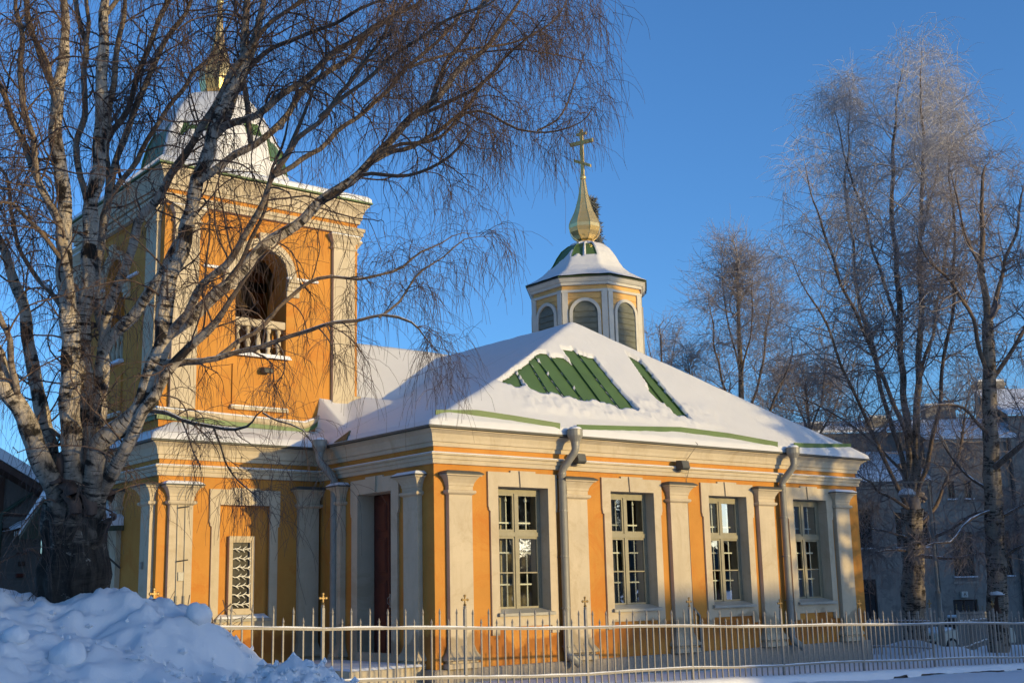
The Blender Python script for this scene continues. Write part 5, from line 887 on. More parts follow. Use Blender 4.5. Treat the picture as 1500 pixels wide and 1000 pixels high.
fence('grey iron fence running away past the parked car at right', fb, lambda s: .30 - .05 * s, lambda s: -.36 - .05 * s, lambda s: -.62 - .06 * s, .13, 7)

# ------------------------------------------------------------------ snow bank ploughed up at the left
mx = np.arange(-13.2, -5.0, .04); my = np.arange(-13.2, -4.6, .04); MX, MY = np.meshgrid(mx, my)
RIDGE = [((-10.9, -3.9), 1.35, 2.4), ((-9.6, -4.9), 1.42, 2.2), ((-8.80, -5.45), 1.36, 1.5), ((-8.35, -6.05), 1.24, 1.0), ((-8.02, -6.1), 1.40, 1.0), ((-7.85, -6.3), 1.32, .8), ((-7.66, -6.5), 1.16, .58), ((-7.5, -6.7), .98, .42)]
H = np.full(MX.shape, -.6)
def bump_seg(p, q, ha, hb, wa, wb, H, pw=1.6):
    px, py = p; qx, qy = q; dx, dy = qx - px, qy - py; L2 = dx * dx + dy * dy
    t = np.clip(((MX - px) * dx + (MY - py) * dy) / L2, 0, 1); d = np.hypot(MX - px - t * dx, MY - py - t * dy)
    h = ha + (hb - ha) * t; w_ = wa + (wb - wa) * t
    # gentler towards the street, steeper towards the fence
    front = np.where((MY - py - t * dy) + .55 * (MX - px - t * dx) < 0, 2.0, 1.0)
    r = d / (w_ * front)
    return np.maximum(H, -.25 + (h + .25) * np.exp(-r ** 2 * 1.15))
for (p, ha, wa), (q, hb, wb) in zip(RIDGE, RIDGE[1:]): H = bump_seg(p, q, ha, hb, wa, wb, H)
for p, h, r in (((-10.1, -8.6), .72, 1.6), ((-8.6, -8.6), .62, 1.2), ((-11.2, -7.6), .9, 1.5)):
    H = np.maximum(H, -.25 + (h + .25) * np.exp(-(np.hypot(MX - p[0], MY - p[1]) / r) ** 2))
H2 = np.full(MX.shape, -.6)
for p, q, ha, hb, wa, wb in (((-7.75, -8.35), (-7.35, -8.45), .60, .70, .5, .5), ((-7.35, -8.45), (-7.12, -8.75), .70, .50, .45, .4), ((-7.12, -8.75), (-6.9, -9.2), .50, .1, .4, .45), ((-7.75, -8.35), (-8.5, -9.2), .55, .5, .7, .9)):
    H2 = bump_seg(p, q, ha, hb, wa, wb, H2)
rough2 = np.clip((H2 - H) / .2 + .5, 0, 1)
Hh = np.maximum(H, H2)
Hh += .20 * fbm(MX * 1.2, MY * 1.2, 4, 41) + .16 * np.abs(fbm(MX * 2.3, MY * 2.3, 4, 42)) + (.02 + .11 * rough2) * fbm(MX * 6, MY * 6, 5, 43) + .07 * fbm(MX * 4, MY * 4, 4, 44) - .10 * np.maximum(0, .12 - np.abs(fbm(MX * 1.7, MY * 1.7, 4, 46))) / .12 + .03 * np.sign(fbm(MX * 3, MY * 3, 3, 47)) * sstep(0, .1, np.abs(fbm(MX * 3, MY * 3, 3, 47))) + .03 + .035 * fbm(MX * 11, MY * 11, 3, 48)
# clods half sunk in the bank
crng = np.random.default_rng(5)
CL = [(crng.uniform(-11.5, -6.3), crng.uniform(-9.6, -6.0), crng.uniform(.02, .07)) for _ in range(60)] + [(crng.normal(-7.2, .4), crng.normal(-8.6, .3), crng.uniform(.02, .065)) for _ in range(150)]
Hb = Hh.copy()
for cx_, cy_, r in CL:
    i0, i1 = np.searchsorted(mx, (cx_ - 2 * r, cx_ + 2 * r)); j0, j1 = np.searchsorted(my, (cy_ - 2 * r, cy_ + 2 * r))
    if i1 <= i0 or j1 <= j0: continue
    d2 = ((MX[j0:j1, i0:i1] - cx_) ** 2 + (MY[j0:j1, i0:i1] - cy_) ** 2) / (r * r)
    Hh[j0:j1, i0:i1] = np.maximum(Hh[j0:j1, i0:i1], Hb[j0:j1, i0:i1] + r * (.9 * np.sqrt(np.clip(1 - d2 * (1 + .5 * fbm(MX[j0:j1, i0:i1] * 14, MY[j0:j1, i0:i1] * 14, 2, 45)), 0, 1))))
edge = np.minimum(np.minimum(MX + 13.2, -5.04 - MX), np.minimum(MY + 13.2, -4.64 - MY)); Hh = np.where(edge < .3, Hh - 1.2 * (1 - edge / .3), Hh)
sb = link('snow_bank', grid_mesh('snow_bank', MX, MY, Hh, SNOW)); tag(sb, kind='structure')
def mound_h(x, y): return float(Hh[min(max(int(round((y - my[0]) / .04)), 0), len(my) - 1), min(max(int(round((x - mx[0]) / .04)), 0), len(mx) - 1)])
def clod(x, y, r, label):
    v = []; m = MB(); n = 26; rings = []
    for i in range(1, 14):
        a = pi * i / 14; ring = []
        for j in range(n):
            b = 2 * pi * j / n; k_ = 1 + .55 * float(fbm(3 + cos(b) * sin(a) * 1.6 + x, 3 + sin(b) * sin(a) * 1.6 + cos(a) * 1.3, 3, 77)); ring.append((x + r * k_ * sin(a) * cos(b), y + r * k_ * sin(a) * sin(b), mound_h(x, y) + .25 * r - r * k_ * cos(a) * .9))
        rings.append(ring)
    m.loft(rings); o = m.build('snow_lump', SNOW, None, smooth=True); return tag(o, label, 'snow lump', 'lumps on the snow bank')
clod(-8.93, -7.5, .145, 'round snow lump like a ball in the middle of the ploughed bank')
clod(-9.28, -7.25, .10, 'smaller snow lump just left of the round ball on the bank')
clod(-7.52, -6.9, .13, 'snow lump hanging on the right brow of the bank nearest the fence')

# crumbs of snow and ice scattered over the bank
cr = MB(); crg = random.Random(12)
for _ in range(900):
    if crg.random() < .55: x_, y_ = crg.gauss(-7.5, .5), crg.gauss(-8.5, .45)
    else: x_, y_ = crg.uniform(-11.5, -6.8), crg.uniform(-10, -6.2)
    if not (mx[0] < x_ < mx[-1] and my[0] < y_ < my[-1]): continue
    z_ = mound_h(x_, y_); r_ = crg.uniform(.012, .05) * crg.random() ** .5
    pv = [(x_ + r_ * a_ * crg.uniform(.6, 1.3), y_ + r_ * b_ * crg.uniform(.6, 1.3), z_ + r_ * (.3 + c_) * crg.uniform(.6, 1.2)) for a_, b_, c_ in ((1, .2, 0), (.2, 1, 0), (-1, .1, 0), (-.1, -1, 0), (.1, 0, 1), (0, .1, -1))]
    cr.add(pv, [(0, 1, 4), (1, 2, 4), (2, 3, 4), (3, 0, 4), (1, 0, 5), (2, 1, 5), (3, 2, 5), (0, 3, 5)])
tag(cr.build('snow_crumbs', SNOW, None), 'loose crumbs of snow scattered over the ploughed bank', 'snow', kind='stuff')

# ------------------------------------------------------------------ trees
def catmull(P, step):
    P = np.asarray(P, float); out = []
    Q = np.vstack([2 * P[0] - P[1], P, 2 * P[-1] - P[-2]])
    for i in range(1, len(Q) - 2):
        n = max(2, int(np.linalg.norm(Q[i + 1][:3] - Q[i][:3]) / step)); t = np.linspace(0, 1, n, endpoint=False)[:, None]
        a, b, c, d = Q[i - 1], Q[i], Q[i + 1], Q[i + 2]
        out.append(.5 * ((2 * b) + (c - a) * t + (2 * a - 5 * b + 4 * c - d) * t ** 2 + (3 * b - a - 3 * c + d) * t ** 3))
    out.append(Q[-2][None]); return np.vstack(out)
def unit(v): return v / (np.linalg.norm(v, axis=-1, keepdims=True) + 1e-9)
def grow(start, dirs, length, S, rs, droop, wob, up=0.0):
    n = len(start); pts = np.zeros((n, S, 3)); pts[:, 0] = start; d = unit(dirs); seg = (length / (S - 1))[:, None]
    drift = rng.normal(0, 1, (n, 3))
    for k in range(1, S):
        drift = .6 * drift + .8 * rng.normal(0, 1, (n, 3)); f = k / (S - 1)
        d = unit(d + wob * drift + np.array([0, 0, -1.0]) * (droop * (.35 + f))[:, None] + np.array([0, 0, 1.0]) * up)
        pts[:, k] = pts[:, k - 1] + d * seg
    return pts
def spawn(pts, per, lo, spread):
    """children along polylines: returns index, start, tangent, fraction"""
    n, S, _ = pts.shape
    cnt = rng.poisson(per, n); idx = np.repeat(np.arange(n), cnt); f = lo + (1 - lo) * rng.random(len(idx)) ** .8; q = f * (S - 1.001); i = q.astype(int); t = (q - i)[:, None]
    p = pts[idx, i] * (1 - t) + pts[idx, i + 1] * t; tan = unit(pts[idx, i + 1] - pts[idx, i])
    r = unit(rng.normal(0, 1, (len(idx), 3))); r = unit(r - (r * tan).sum(1, keepdims=True) * tan)
    return idx, p, unit(tan * (1 - spread) + r * spread), f
def tree(name, label, cat, limbs, bark, twig, step, dens, l1, l2, l3, rt, droop, per2, per3, group=None, limb_min=.0, s3=5, keep_out=None, jit=.012, up=0.0, part='branch', lref=.03):
    base = limbs[0][0]; T = thing(name, label, cat, (base[0], base[1], base[2]), group)
    starts = []; dirs = []; lens = []; rad = []
    for i, L in enumerate(limbs):
        P = catmull(L, step); n = len(P); P[:, 3] = np.maximum(P[:, 3] * (np.interp(np.arange(n) / (n - 1), [0, .8, 1], [1, 1, .4]) if i else 1), rt)
        jv = np.zeros((n, 3)); k_ = np.sin(np.arange(n)[:, None] * rng.uniform(.3, .9, (1, 3)) + rng.uniform(0, 6, (1, 3))) + .6 * np.sin(np.arange(n)[:, None] * rng.uniform(.9, 1.7, (1, 3)) + rng.uniform(0, 6, (1, 3)))
        jv = k_ * jit * np.minimum(1, np.arange(n)[:, None] / 4)
        pts = (P[:, :3] + (jv if i else jv * .3))[None]; R = P[:, 3][None] * (1 + .05 * np.sin(np.arange(n) * 1.7 + i))[None]
        if i == 0:
            zz = P[:, 2]; R = R * (1 + .03 * np.sin(zz * 9)[None] * np.clip(1.2 - (zz - zz[0]) / 2.5, 0, 1)[None])
        K = 40 if i == 0 else (12 if P[0, 3] > .06 else 8)
        me_ = tubes_mesh('trunk' if i == 0 else part, [(pts, R, K)], bark, True); o = link('trunk' if i == 0 else part, me_, T)
        if P[0, 3] > .09:
            nv = len(me_.vertices); vv = np.zeros(nv * 3, np.float32); me_.vertices.foreach_get('co', vv); vv = vv.reshape(-1, 3); ce = np.repeat(pts[0], K, axis=0); ra_ = np.repeat(R[0], K)
            dv = vv - ce; an = np.arctan2(dv[:, 1], dv[:, 0]); k2 = (fbm(5 + 2.2 * np.cos(an) + i, 5 + 2.2 * np.sin(an) + vv[:, 2] * 1.3, 3, 91) * .55 + fbm(9 + 5 * np.cos(an), 9 + 5 * np.sin(an) + vv[:, 2] * 2, 3, 92) * .22) * np.clip(ra_ / .2, .3, 1)
            vv = ce + dv * (1 + k2)[:, None]; me_.vertices.foreach_set('co', vv.astype(np.float32).ravel()); me_.update()
        # buds of the next order
        seglen = np.linalg.norm(np.diff(pts[0], axis=0), axis=1); tot = seglen.sum()
        nn = rng.poisson(tot * dens); fr = rng.random(nn); lo = .25 if i else .75; fr = lo + (1 - lo) * fr; q = fr * (n - 1.001); ii = q.astype(int); t = (q - ii)[:, None]
        if nn == 0 or (P[-1, 3] > .055 and i and tot < 2.2): continue
        p = pts[0, ii] * (1 - t) + pts[0, ii + 1] * t; tan = unit(pts[0, ii + 1] - pts[0, ii]); rr = unit(rng.normal(0, 1, (nn, 3)) + np.array([0, 0, .25])); rr = unit(rr - (rr * tan).sum(1, keepdims=True) * tan)
        th = R[0, ii]; ok = rng.random(nn) < np.clip(1.15 - th / .16, .12, 1)
        starts.append(p[ok]); dirs.append(unit(tan * .55 + rr * .75)[ok]); lens.append((l1 * rng.uniform(.45, 1.15, nn) * np.clip(th / lref, .27, 1))[ok]); rad.append(np.clip(th * .42, rt * 1.6, rt * 4.5)[ok])
        tip = pts[0, -1:]; starts.append(tip); dirs.append(unit(pts[0, -1:] - pts[0, -3:-2])); lens.append(np.array([l1 * .35])); rad.append(np.array([max(P[-1, 3] * .9, rt)]))
    st_ = np.vstack(starts); di = np.vstack(dirs); le = np.concatenate(lens); ra = np.concatenate(rad)
    b1 = grow(st_, di, le, 10, None, np.full(len(st_), droop[0]), .16, up); r1 = ra[:, None] * np.linspace(1, .45, 10)[None]
    i2, p2, d2, f2 = spawn(b1, per2, .12, .62); len2 = l2 * rng.uniform(.4, 1.2, len(p2)) * (1.1 - .4 * f2)
    b2 = grow(p2, d2, len2, 7, None, rng.uniform(.5, 1.3, len(p2)) * droop[1], .2, up * .7); r2 = np.maximum(ra[i2] * .45, rt)[:, None] * np.linspace(1, .6, 7)[None]
    i3, p3, d3, f3 = spawn(b2, per3, .15, .6); len3 = l3 * rng.uniform(.35, 1.3, len(p3))
    b3 = grow(p3, d3, len3, s3, None, rng.uniform(.4, 1.5, len(p3)) * droop[2], .16, up * .5); r3 = np.full((len(p3), s3), rt * .8) * np.linspace(1, .7, s3)[None]
    m = tubes_mesh('side_branches', [(b1, r1, 5)], bark if False else twig, False); o = link('side_branches', m, T); tag(o, kind='stuff')
    m = tubes_mesh('twigs', [(b2, r2, 3), (b3, r3, 3)], twig, False); o = link('twigs', m, T); tag(o, kind='stuff')
    return T
tree('birch_tree', 'big old many-stemmed birch with snow on its limbs standing behind the snow bank', 'tree', FG_LIMBS, BARK, TWIG, .10, 4.7, 1.0, .52, .42, .0023, (.06, .34, .8), 6.4, 4.2, jit=.016)
tree('birch_tree', 'tall frosted birch with a thick brown trunk, behind the right end of the church', 'tree', T1_LIMBS, BARKF, TWIGF, .3, 5.0, 2.2, 1.0, .7, .0056, (.0, .18, .42), 8, 4.3, jit=.04, up=.02, lref=.04, s3=4)
tree('birch_tree', 'mottled birch carrying a snow-capped bird box, at the right edge', 'tree', T2_LIMBS, BARKF, TWIGG, .3, 4.2, 1.7, .9, .6, .0054, (.0, .12, .26), 7, 4.6, jit=.05, up=.02, lref=.06)
tree('bare_tree', 'bare grey tree with upswept branches above the right slope of the church roof', 'tree', T3_LIMBS, BARKF, TWIGG, .4, 3.0, 2.6, 1.3, .9, .008, (-.03, -.02, .0), 7, 4.5, jit=.05, up=.05, lref=.1)
tree('bare_tree', 'small bare treetop just right of the lantern', 'tree', T4_LIMBS, BARKF, TWIGG, .4, 2.4, 1.6, 1.0, .7, .009, (-.05, -.02, .02), 6, 3, jit=.05, up=.09, lref=.08)
tree('bare_tree', 'low bare grey tree in the gap between the roof hip and the tall frosted birch', 'tree', T5_LIMBS, BARKF, TWIGG, .4, 3.4, 2.8, 1.5, 1.0, .008, (-.02, .02, .06), 8, 5, jit=.05, up=.05, lref=.1)
# spruce behind the lantern
def spruce(label, x, y, z0, H, R, n=640):
    T = thing('spruce_tree', label, 'tree', (x, y, z0)); m = MB(); m.lathe([(.28, z0), (.2, z0 + H * .5), (.03, z0 + H)], (x, y), 10); m.build('trunk', BARKF, T)
    f = rng.random(n) ** .75; z = z0 + H * (.12 + .88 * f); a = rng.random(n) * 2 * pi; L = R * (1.02 - f) * rng.uniform(.6, 1.1, n) + .12
    st_ = np.stack([np.full(n, x), np.full(n, y), z], 1); d = np.stack([np.cos(a), np.sin(a), np.full(n, .05) + .3 * (f > .85)], 1)
    b1 = grow(st_, d, L, 8, None, np.full(n, .06), .05); r1 = np.full((n, 8), .02) * np.linspace(1, .4, 8)[None]
    i2, p2, d2, f2 = spawn(b1, 20, .15, .62); d2[:, 2] -= .1; len2 = .34 * rng.uniform(.4, 1.2, len(p2)); b2 = grow(p2, d2, len2, 4, None, np.full(len(p2), .15), .10); r2 = np.full((len(p2), 4), .017) * np.array([.7, 1, 1, .35])[None]
    o = link('foliage', tubes_mesh('foliage', [(b1, r1, 4), (b2, r2, 4)], NEEDLE), T); tag(o, kind='stuff'); return T
spruce('dark snow-dusted spruce whose tip shows beside the gilded lantern cupola', 20.6, 18.0, -1.5, 18.5, 3.0)
# thin shrub between bank and tower corner
def shrub(name, label, x, y, z, n, h, twig):
    T = thing(name, label, 'shrub', (x, y, z)); a = rng.random(n) * 2 * pi; st_ = np.stack([x + .12 * np.cos(a), y + .12 * np.sin(a), np.full(n, z)], 1); d = np.stack([.5 * np.cos(a), .5 * np.sin(a), np.ones(n)], 1)
    b1 = grow(st_, d, h * rng.uniform(.5, 1.1, n), 8, None, np.full(n, .08), .15); i2, p2, d2, f2 = spawn(b1, 6, .25, .6); b2 = grow(p2, d2, .25 * rng.uniform(.4, 1.2, len(p2)), 5, None, np.full(len(p2), .1), .15)
    link('stems', tubes_mesh('stems', [(b1, np.full((n, 8), .006), 4), (b2, np.full((len(p2), 5), .0035), 3)], twig), T)
shrub('shrub', 'bare twiggy shrub poking up behind the snow bank by the fence', -6.6, -3.9, -.1, 26, 1.5, TWIG)

# ------------------------------------------------------------------ street lamp, bird box
lx, ly = 18.45, 2.0
t = thing('street_lamp', 'grey street lamp with a drooping arm and snow-capped head, behind the fence', 'street lamp', (lx, ly, -.7))
m = MB(); m.tube([(lx, ly, -.9), (lx, ly, 1.0)], .085, 12); m.tube([(lx, ly, 1.0), (lx, ly, 1.06), (lx, ly, 3.9)], [.085, .055, .05], 12); m.build('pole', PIPE, t, smooth=True)
ax, ay = -.78, .62
m = MB(); m.tube([(lx, ly, 3.9), (lx, ly, 4.0), (lx + ax * .06, ly + ay * .06, 4.05), (lx + ax * .8, ly + ay * .8, 4.06)], .022, 8); m.tube([(lx + ax * .62, ly + ay * .62, 4.06), (lx + ax * .62, ly + ay * .62, 3.78)], .015, 6); m.build('arm', PIPE, t)
hx, hy = lx + ax * .62, ly + ay * .62
m = MB(); m.lathe([(.03, 3.80), (.10, 3.79), (.20, 3.74), (.24, 3.69), (.24, 3.67), (.1, 3.64), (.001, 3.63)], (hx, hy), 16); h = m.build('lamp_head', PIPE, t, smooth=True)
m = MB(); m.lathe([(.245, 3.70), (.24, 3.75), (.19, 3.83), (.10, 3.88), (.001, 3.89)], (hx, hy), 16); m.build('head_snow', SNOW, h, smooth=True)
bx, by = 18.55, .32
t = thing('bird_box', 'brown wooden bird box with a snow cap hung on the mottled birch', 'bird box', (bx, by, 1.0))
m = MB(); m.box(bx - .12, bx + .12, by - .12, by + .1, .42, .86); m.build('box', BFRAME, t, bevel=.01)
m = MB(); m.loft([[(bx - .17, by - .2, .86), (bx + .17, by - .2, .86), (bx + .17, by + .14, .90), (bx - .17, by + .14, .90)], [(bx - .17, by - .2, .885), (bx + .17, by - .2, .885), (bx + .17, by + .14, .925), (bx - .17, by + .14, .925)]]); m.build('lid', BFRAME, t)
m = MB(); m.lathe([(.20, .90), (.19, .96), (.12, 1.02), (.001, 1.04)], (bx, by - .04), 12); m.build('snow_cap', SNOW, t, smooth=True)
m = MB(); m.loft([[(bx + .03 * cos(q), by - y, .7 + .03 * sin(q)) for q in np.linspace(0, 2 * pi, 11)[:-1]] for y in (.115, .124)]); m.build('entrance_hole', DARKIN, t)

# ------------------------------------------------------------------ parked car
def car(label, ox, oy, oz, yaw):
    t = thing('parked_car', label, 'car', (ox, oy, oz)); ca, sa = cos(yaw), sin(yaw)
    T3 = lambda x, y, z: (ox + ca * x - sa * y, oy + sa * x + ca * y, oz + z)
    body = [(-2.05, .30), (-2.1, .55), (-2.03, .78), (-1.25, .93), (-.95, .96), (1.75, .98), (2.0, .90), (2.08, .5), (2.05, .30)]
    def slab(poly, hw0, name, mat, parent, tuck=.05):
        m = MB(); rings = []
        for y, k in ((-hw0, .0), (-hw0 + tuck, 1), (hw0 - tuck, 1), (hw0, .0)):
            cx = sum(p[0] for p in poly) / len(poly); cz = sum(p[1] for p in poly) / len(poly); s = 1 if k else .965
            rings.append([T3(cx + (px - cx) * s, y, cz + (pz - cz) * s) for px, pz in poly])
        m.loft(rings); return m.build(name, mat, parent)
    b = slab(body, .83, 'body', CARP, t)
    cab = [(-1.0, .95), (-.38, 1.42), (.1, 1.48), (1.3, 1.46), (1.78, 1.0)]
    slab(cab, .74, 'cabin', CARP, t)
    for s in (-1, 1):
        m = MB()
        for poly in ([(-.82, .99), (-.32, 1.38), (.28, 1.42), (.28, .99)], [(.36, .99), (.36, 1.42), (1.24, 1.40), (1.6, 1.0)]): m.prism(poly, lambda u, e, z: T3(u, e, z), s * .735, s * .748)
        m.build('side_window', DGLASS, t)
        for wx in (-1.32, 1.3):
            m = MB(); m.loft([[T3(wx + r * cos(q), y, .31 + r * sin(q)) for q in np.linspace(0, 2 * pi, 21)[:-1]] for y, r in ((s * .64, .28), (s * .66, .31), (s * .82, .31), (s * .845, .28))]); w_ = m.build('wheel', RUBBER, t)
            m = MB(); m.loft([[T3(wx + r * cos(q), y, .31 + r * sin(q)) for q in np.linspace(0, 2 * pi, 17)[:-1]] for y, r in ((s * .846, .19), (s * .856, .17))]); m.build('hub_cap', SILLM, w_)
        m = MB(); m.loft([[T3(-2.06 + dx, s * .6 + r * cos(q), .66 + .75 * r * sin(q)) for q in np.linspace(0, 2 * pi, 15)[:-1]] for dx, r in ((.06, .15), (-.03, .14), (-.05, .10))]); m.build('headlight', SILLM, t)
        m = MB(); m.box(0, 0, 0, 0, 0, 0) if False else m.loft([[T3(-.75 + x, s * .86 + y, 1.02 + z) for x, y in ((-.05, -.08), (.05, -.08), (.05, .08), (-.05, .08))] for z in (0, .11)]); m.build('mirror', RUBBER, t)
    m = MB(); m.add([T3(-1.0, -.66, .985), T3(-1.0, .66, .985), T3(-.40, .60, 1.425), T3(-.40, -.60, 1.425)], [(0, 1, 2, 3)]); m.build('windscreen', DGLASS, t)
    m = MB(); m.loft([[T3(x, y, z) for y, z in ((-.8, .36), (-.8, .48), (.8, .48), (.8, .36))] for x in (-2.16, -2.06)]); m.build('bumper', RUBBER, t)
    m = MB(); m.loft([[T3(-2.115, y, z) for y, z in ((-.4, .56), (-.4, .72), (.4, .72), (.4, .56))], [T3(-2.09, y, z) for y, z in ((-.4, .56), (-.4, .72), (.4, .72), (.4, .56))]]); m.build('grille', RUBBER, t)
    m = MB(); m.loft([[T3(x, y, z) for x, y in ((-.42, -.68), (1.35, -.68), (1.35, .68), (-.42, .68))] for z in (1.42, 1.55)]); m.build('roof_snow', SNOW, t, bevel=.05)
    m = MB(); m.loft([[T3(x, y, z) for x, z in ((-2.0, .80), (-1.1, .93), (-1.1, 1.06), (-1.95, .92))] for y in (-.72, .72)]); m.build('bonnet_snow', SNOW, t, bevel=.04)
    return t
car('cream car with snow on its roof and bonnet parked behind the fence at right', 38.9, 13.9, -1.78, radians(-22))

# ------------------------------------------------------------------ grey rendered house at the right, in the distance
O = (38.325, 18.526); U = (.781, -.6245); NN = (-.6245, -.781)
b = thing('apartment_house', 'tall grey rendered house with brown windows and snowy roof behind the right trees', 'building', (O[0], O[1], -1.8))
FR = Fr(O, U, NN)
wn_l = [(.0 - .18, .46, 2.95, 4.8), (-.18, .46, -.5, 1.45), (1.62, 2.2, 2.95, 4.6), (-2.6, -1.9, 2.95, 4.8), (-2.6, -1.9, -.5, 1.4), (2.7, 3.2, 2.95, 4.6)]
wn_r = [(4.22, 4.55, 5.2, 6.05), (5.02, 5.38, 5.2, 6.05), (4.18, 5.18, 1.5, 3.6), (6.2, 6.6, 5.2, 6.05), (6.1, 7.0, 1.5, 3.6), (3.98, 5.15, -1.8, .40), (9.3, 10.2, 1.5, 3.6), (9.3, 10.2, 5.1, 6.6), (11.3, 12.2, 1.5, 3.6)]
m = MB(); r = []; wall(m, FR, -14, 3.45, -3, 6.1, wn_l, .22, r); m.build('wall', BUILD, b); [q_.build('window_reveal', BUILD, b) for q_ in r]
FR2 = Fr((O[0] + NN[0] * .25, O[1] + NN[1] * .25), U, NN)
m = MB(); r = []; wall(m, FR2, 3.45, 7.6, -3, 8.05, [h for h in wn_r if h[1] < 7.6], .25, r); FR2.box(m, 3.45, 7.6, -.3, -.29, 8.04, 8.05); m.add([FR2(3.45, 0, -3), FR2(3.45, -.6, -3), FR2(3.45, -.6, 8.05), FR2(3.45, 0, 8.05)], [(0, 1, 2, 3)]); m.build('wall', BUILD, b); [q_.build('window_reveal', BUILD, b) for q_ in r]
m = MB(); r = []; wall(m, FR, 7.6, 16, -3, 9.2, [h for h in wn_r if h[0] > 7.6], .22, r); m.build('wall', BUILD, b); [q_.build('window_reveal', BUILD, b) for q_ in r]
for fr, hs in ((FR, wn_l), (FR2, wn_r[:6]), (FR, wn_r[6:])):
    for (a, c_, z0, z1) in hs:
        m = MB(); e = -.2; t_ = .06
        for q in ((a, a + t_, z0, z1), (c_ - t_, c_, z0, z1), (a + t_, c_ - t_, z1 - t_, z1), (a + t_, c_ - t_, z0, z0 + t_), (a + t_, c_ - t_, z0 + (z1 - z0) * .66, z0 + (z1 - z0) * .66 + .05), ((a + c_) / 2 - .03, (a + c_) / 2 + .03, z0 + t_, z1 - t_)): fr.box(m, q[0], q[1], e, e + .05, q[2], q[3])
        w_ = m.build('window' if z0 > -1.7 else 'door', BFRAME, b)
        m = MB(); m.add([fr(a, e + .01, z0), fr(c_, e + .01, z0), fr(c_, e + .01, z1), fr(a, e + .01, z1)], [(0, 1, 2, 3)]); m.build('pane', DGLASS, w_)
        m = MB(); fr.box(m, a - .06, c_ + .06, .0, .14, z0 - .07, z0 - .005); m.build('sill_snow', SNOW, w_, bevel=.01)
m = MB(); FR.box(m, -14, 3.45, -.01, .06, 5.75, 5.85); FR.box(m, -14, 3.45, -.01, .14, 5.95, 6.1); m.build('cornice', BTRIM, b)
m = MB(); FR2.box(m, 3.45, 7.6, -.01, .16, 7.9, 8.05); FR2.box(m, 4.1, 5.25, -.01, .05, 1.15, 1.25); m.build('cornice', BTRIM, b)
def slopeq(m, fr, u0, u1, e0, z0, e1, z1, th): m.loft([[fr(u, e0, z0), fr(u, e1, z1), fr(u, e1, z1 + th), fr(u, e0, z0 + th)] for u in (u0, u1)])
m = MB(); slopeq(m, FR, -14.2, 3.44, .3, 6.1, -3.2, 7.75, .16); slopeq(m, FR2, 3.3, 7.7, .3, 8.06, -3, 9.3, .16); slopeq(m, FR, 7.5, 16.2, .3, 9.2, -4, 11, .16); m.build('roof_snow', SNOW, b)
m = MB(); FR.box(m, -14, 16, -8, -3.2, -3, 8.9); m.build('rear_block', BUILD, b)
m = MB(); slopeq(m, FR, -14, 16, -2.9, 8.9, -5.6, 9.7, .15); m.build('rear_roof_snow', SNOW, b)
for u, e, w_, z0, z1 in ((2.15, -3.6, .45, 8.3, 9.7), (-1.2, -3.3, .4, 8.2, 9.4), (5.3, -3.2, .8, 8.6, 10.2), (8.6, -4.5, .7, 9, 11.6)):
    m = MB(); FR.box(m, u - w_, u + w_, e - .35, e + .35, z0, z1); FR.box(m, u - w_ - .08, u + w_ + .08, e - .43, e + .43, z1 - .25, z1 - .1); c_ = m.build('chimney', BUILD, b)
    m = MB(); FR.box(m, u - w_, u + w_, e - .35, e + .35, z1, z1 + .12); m.build('chimney_snow', SNOW, c_, bevel=.03)
m = MB(); m.tube([FR(7.35, .42, 8.0), FR(7.35, .42, -1.5)], .1, 8); m.build('downpipe', DKIRON, b)
m = MB(); FR2.box(m, 4.36, 4.66, .0, .2, .5, .78); sg = m.build('sign_lamp', LTRIM, b, bevel=.02)
fc = bpy.data.curves.new('house_letter', 'FONT'); fc.body = 'A'; fc.size = .22; fc.align_x = 'CENTER'; fc.align_y = 'CENTER'; fc.extrude = .004
fo = bpy.data.objects.new('tmp_letter', fc); COL.objects.link(fo)
lm = bpy.data.meshes.new_from_object(fo.evaluated_get(bpy.context.evaluated_depsgraph_get())); bpy.data.objects.remove(fo); lm.materials.clear(); lm.materials.append(DKIRON)
lo = link('house_letter', lm, sg); c0 = FR2(4.51, .206, .64); lo.matrix_basis = Matrix(((U[0], 0, NN[0], c0[0]), (U[1], 0, NN[1], c0[1]), (0, 1, 0, c0[2]), (0, 0, 0, 1)))
m = MB(); m.add([FR(-14, 0, -3), FR(-14, -8, -3), FR(-14, -8, 8.9), FR(-14, -3.2, 8.9), FR(-14, -3.2, 7.7), FR(-14, 0, 6.1)], [(0, 1, 2, 3, 4, 5)]); m.build('end_wall', BUILD, b)

# ------------------------------------------------------------------ wooden house at the left
b = thing('wooden_house', 'dark grey weatherboarded house with snowy gable behind the big birch', 'building', (-5.5, 16.5, 0))
HF = Fr((0, 16.5), (1, 0), (0, -1)); xl, xr, za, ze = -9.6, -1.45, 6.45, 4.2
xa = (xl + xr) / 2
m = MB(); m.add([HF(xl, 0, -.5), HF(xr, 0, -.5), HF(xr, 0, ze), HF(xa, 0, za), HF(xl, 0, ze)], [(0, 1, 2, 3, 4)]); m.add([HF(xr, 0, -.5), HF(xr, -9, -.5), HF(xr, -9, ze), HF(xr, 0, ze)], [(0, 1, 2, 3)]); m.add([HF(xl, 0, -.5), HF(xl, -9, -.5), HF(xl, -9, ze), HF(xl, 0, ze)], [(0, 1, 2, 3)]); m.build('wall', SIDING, b)
bm_ = MB(); bm_.loft([[(xl, -16.5 * 0, 0), (xr, 0, 0), (xr, -.03, 0), (xl, -.03, 0)], [(xl, 0, .108), (xr, 0, .108), (xr, -.012, .108), (xl, -.012, .108)]]); bme = bm_.mesh('board', SIDING)
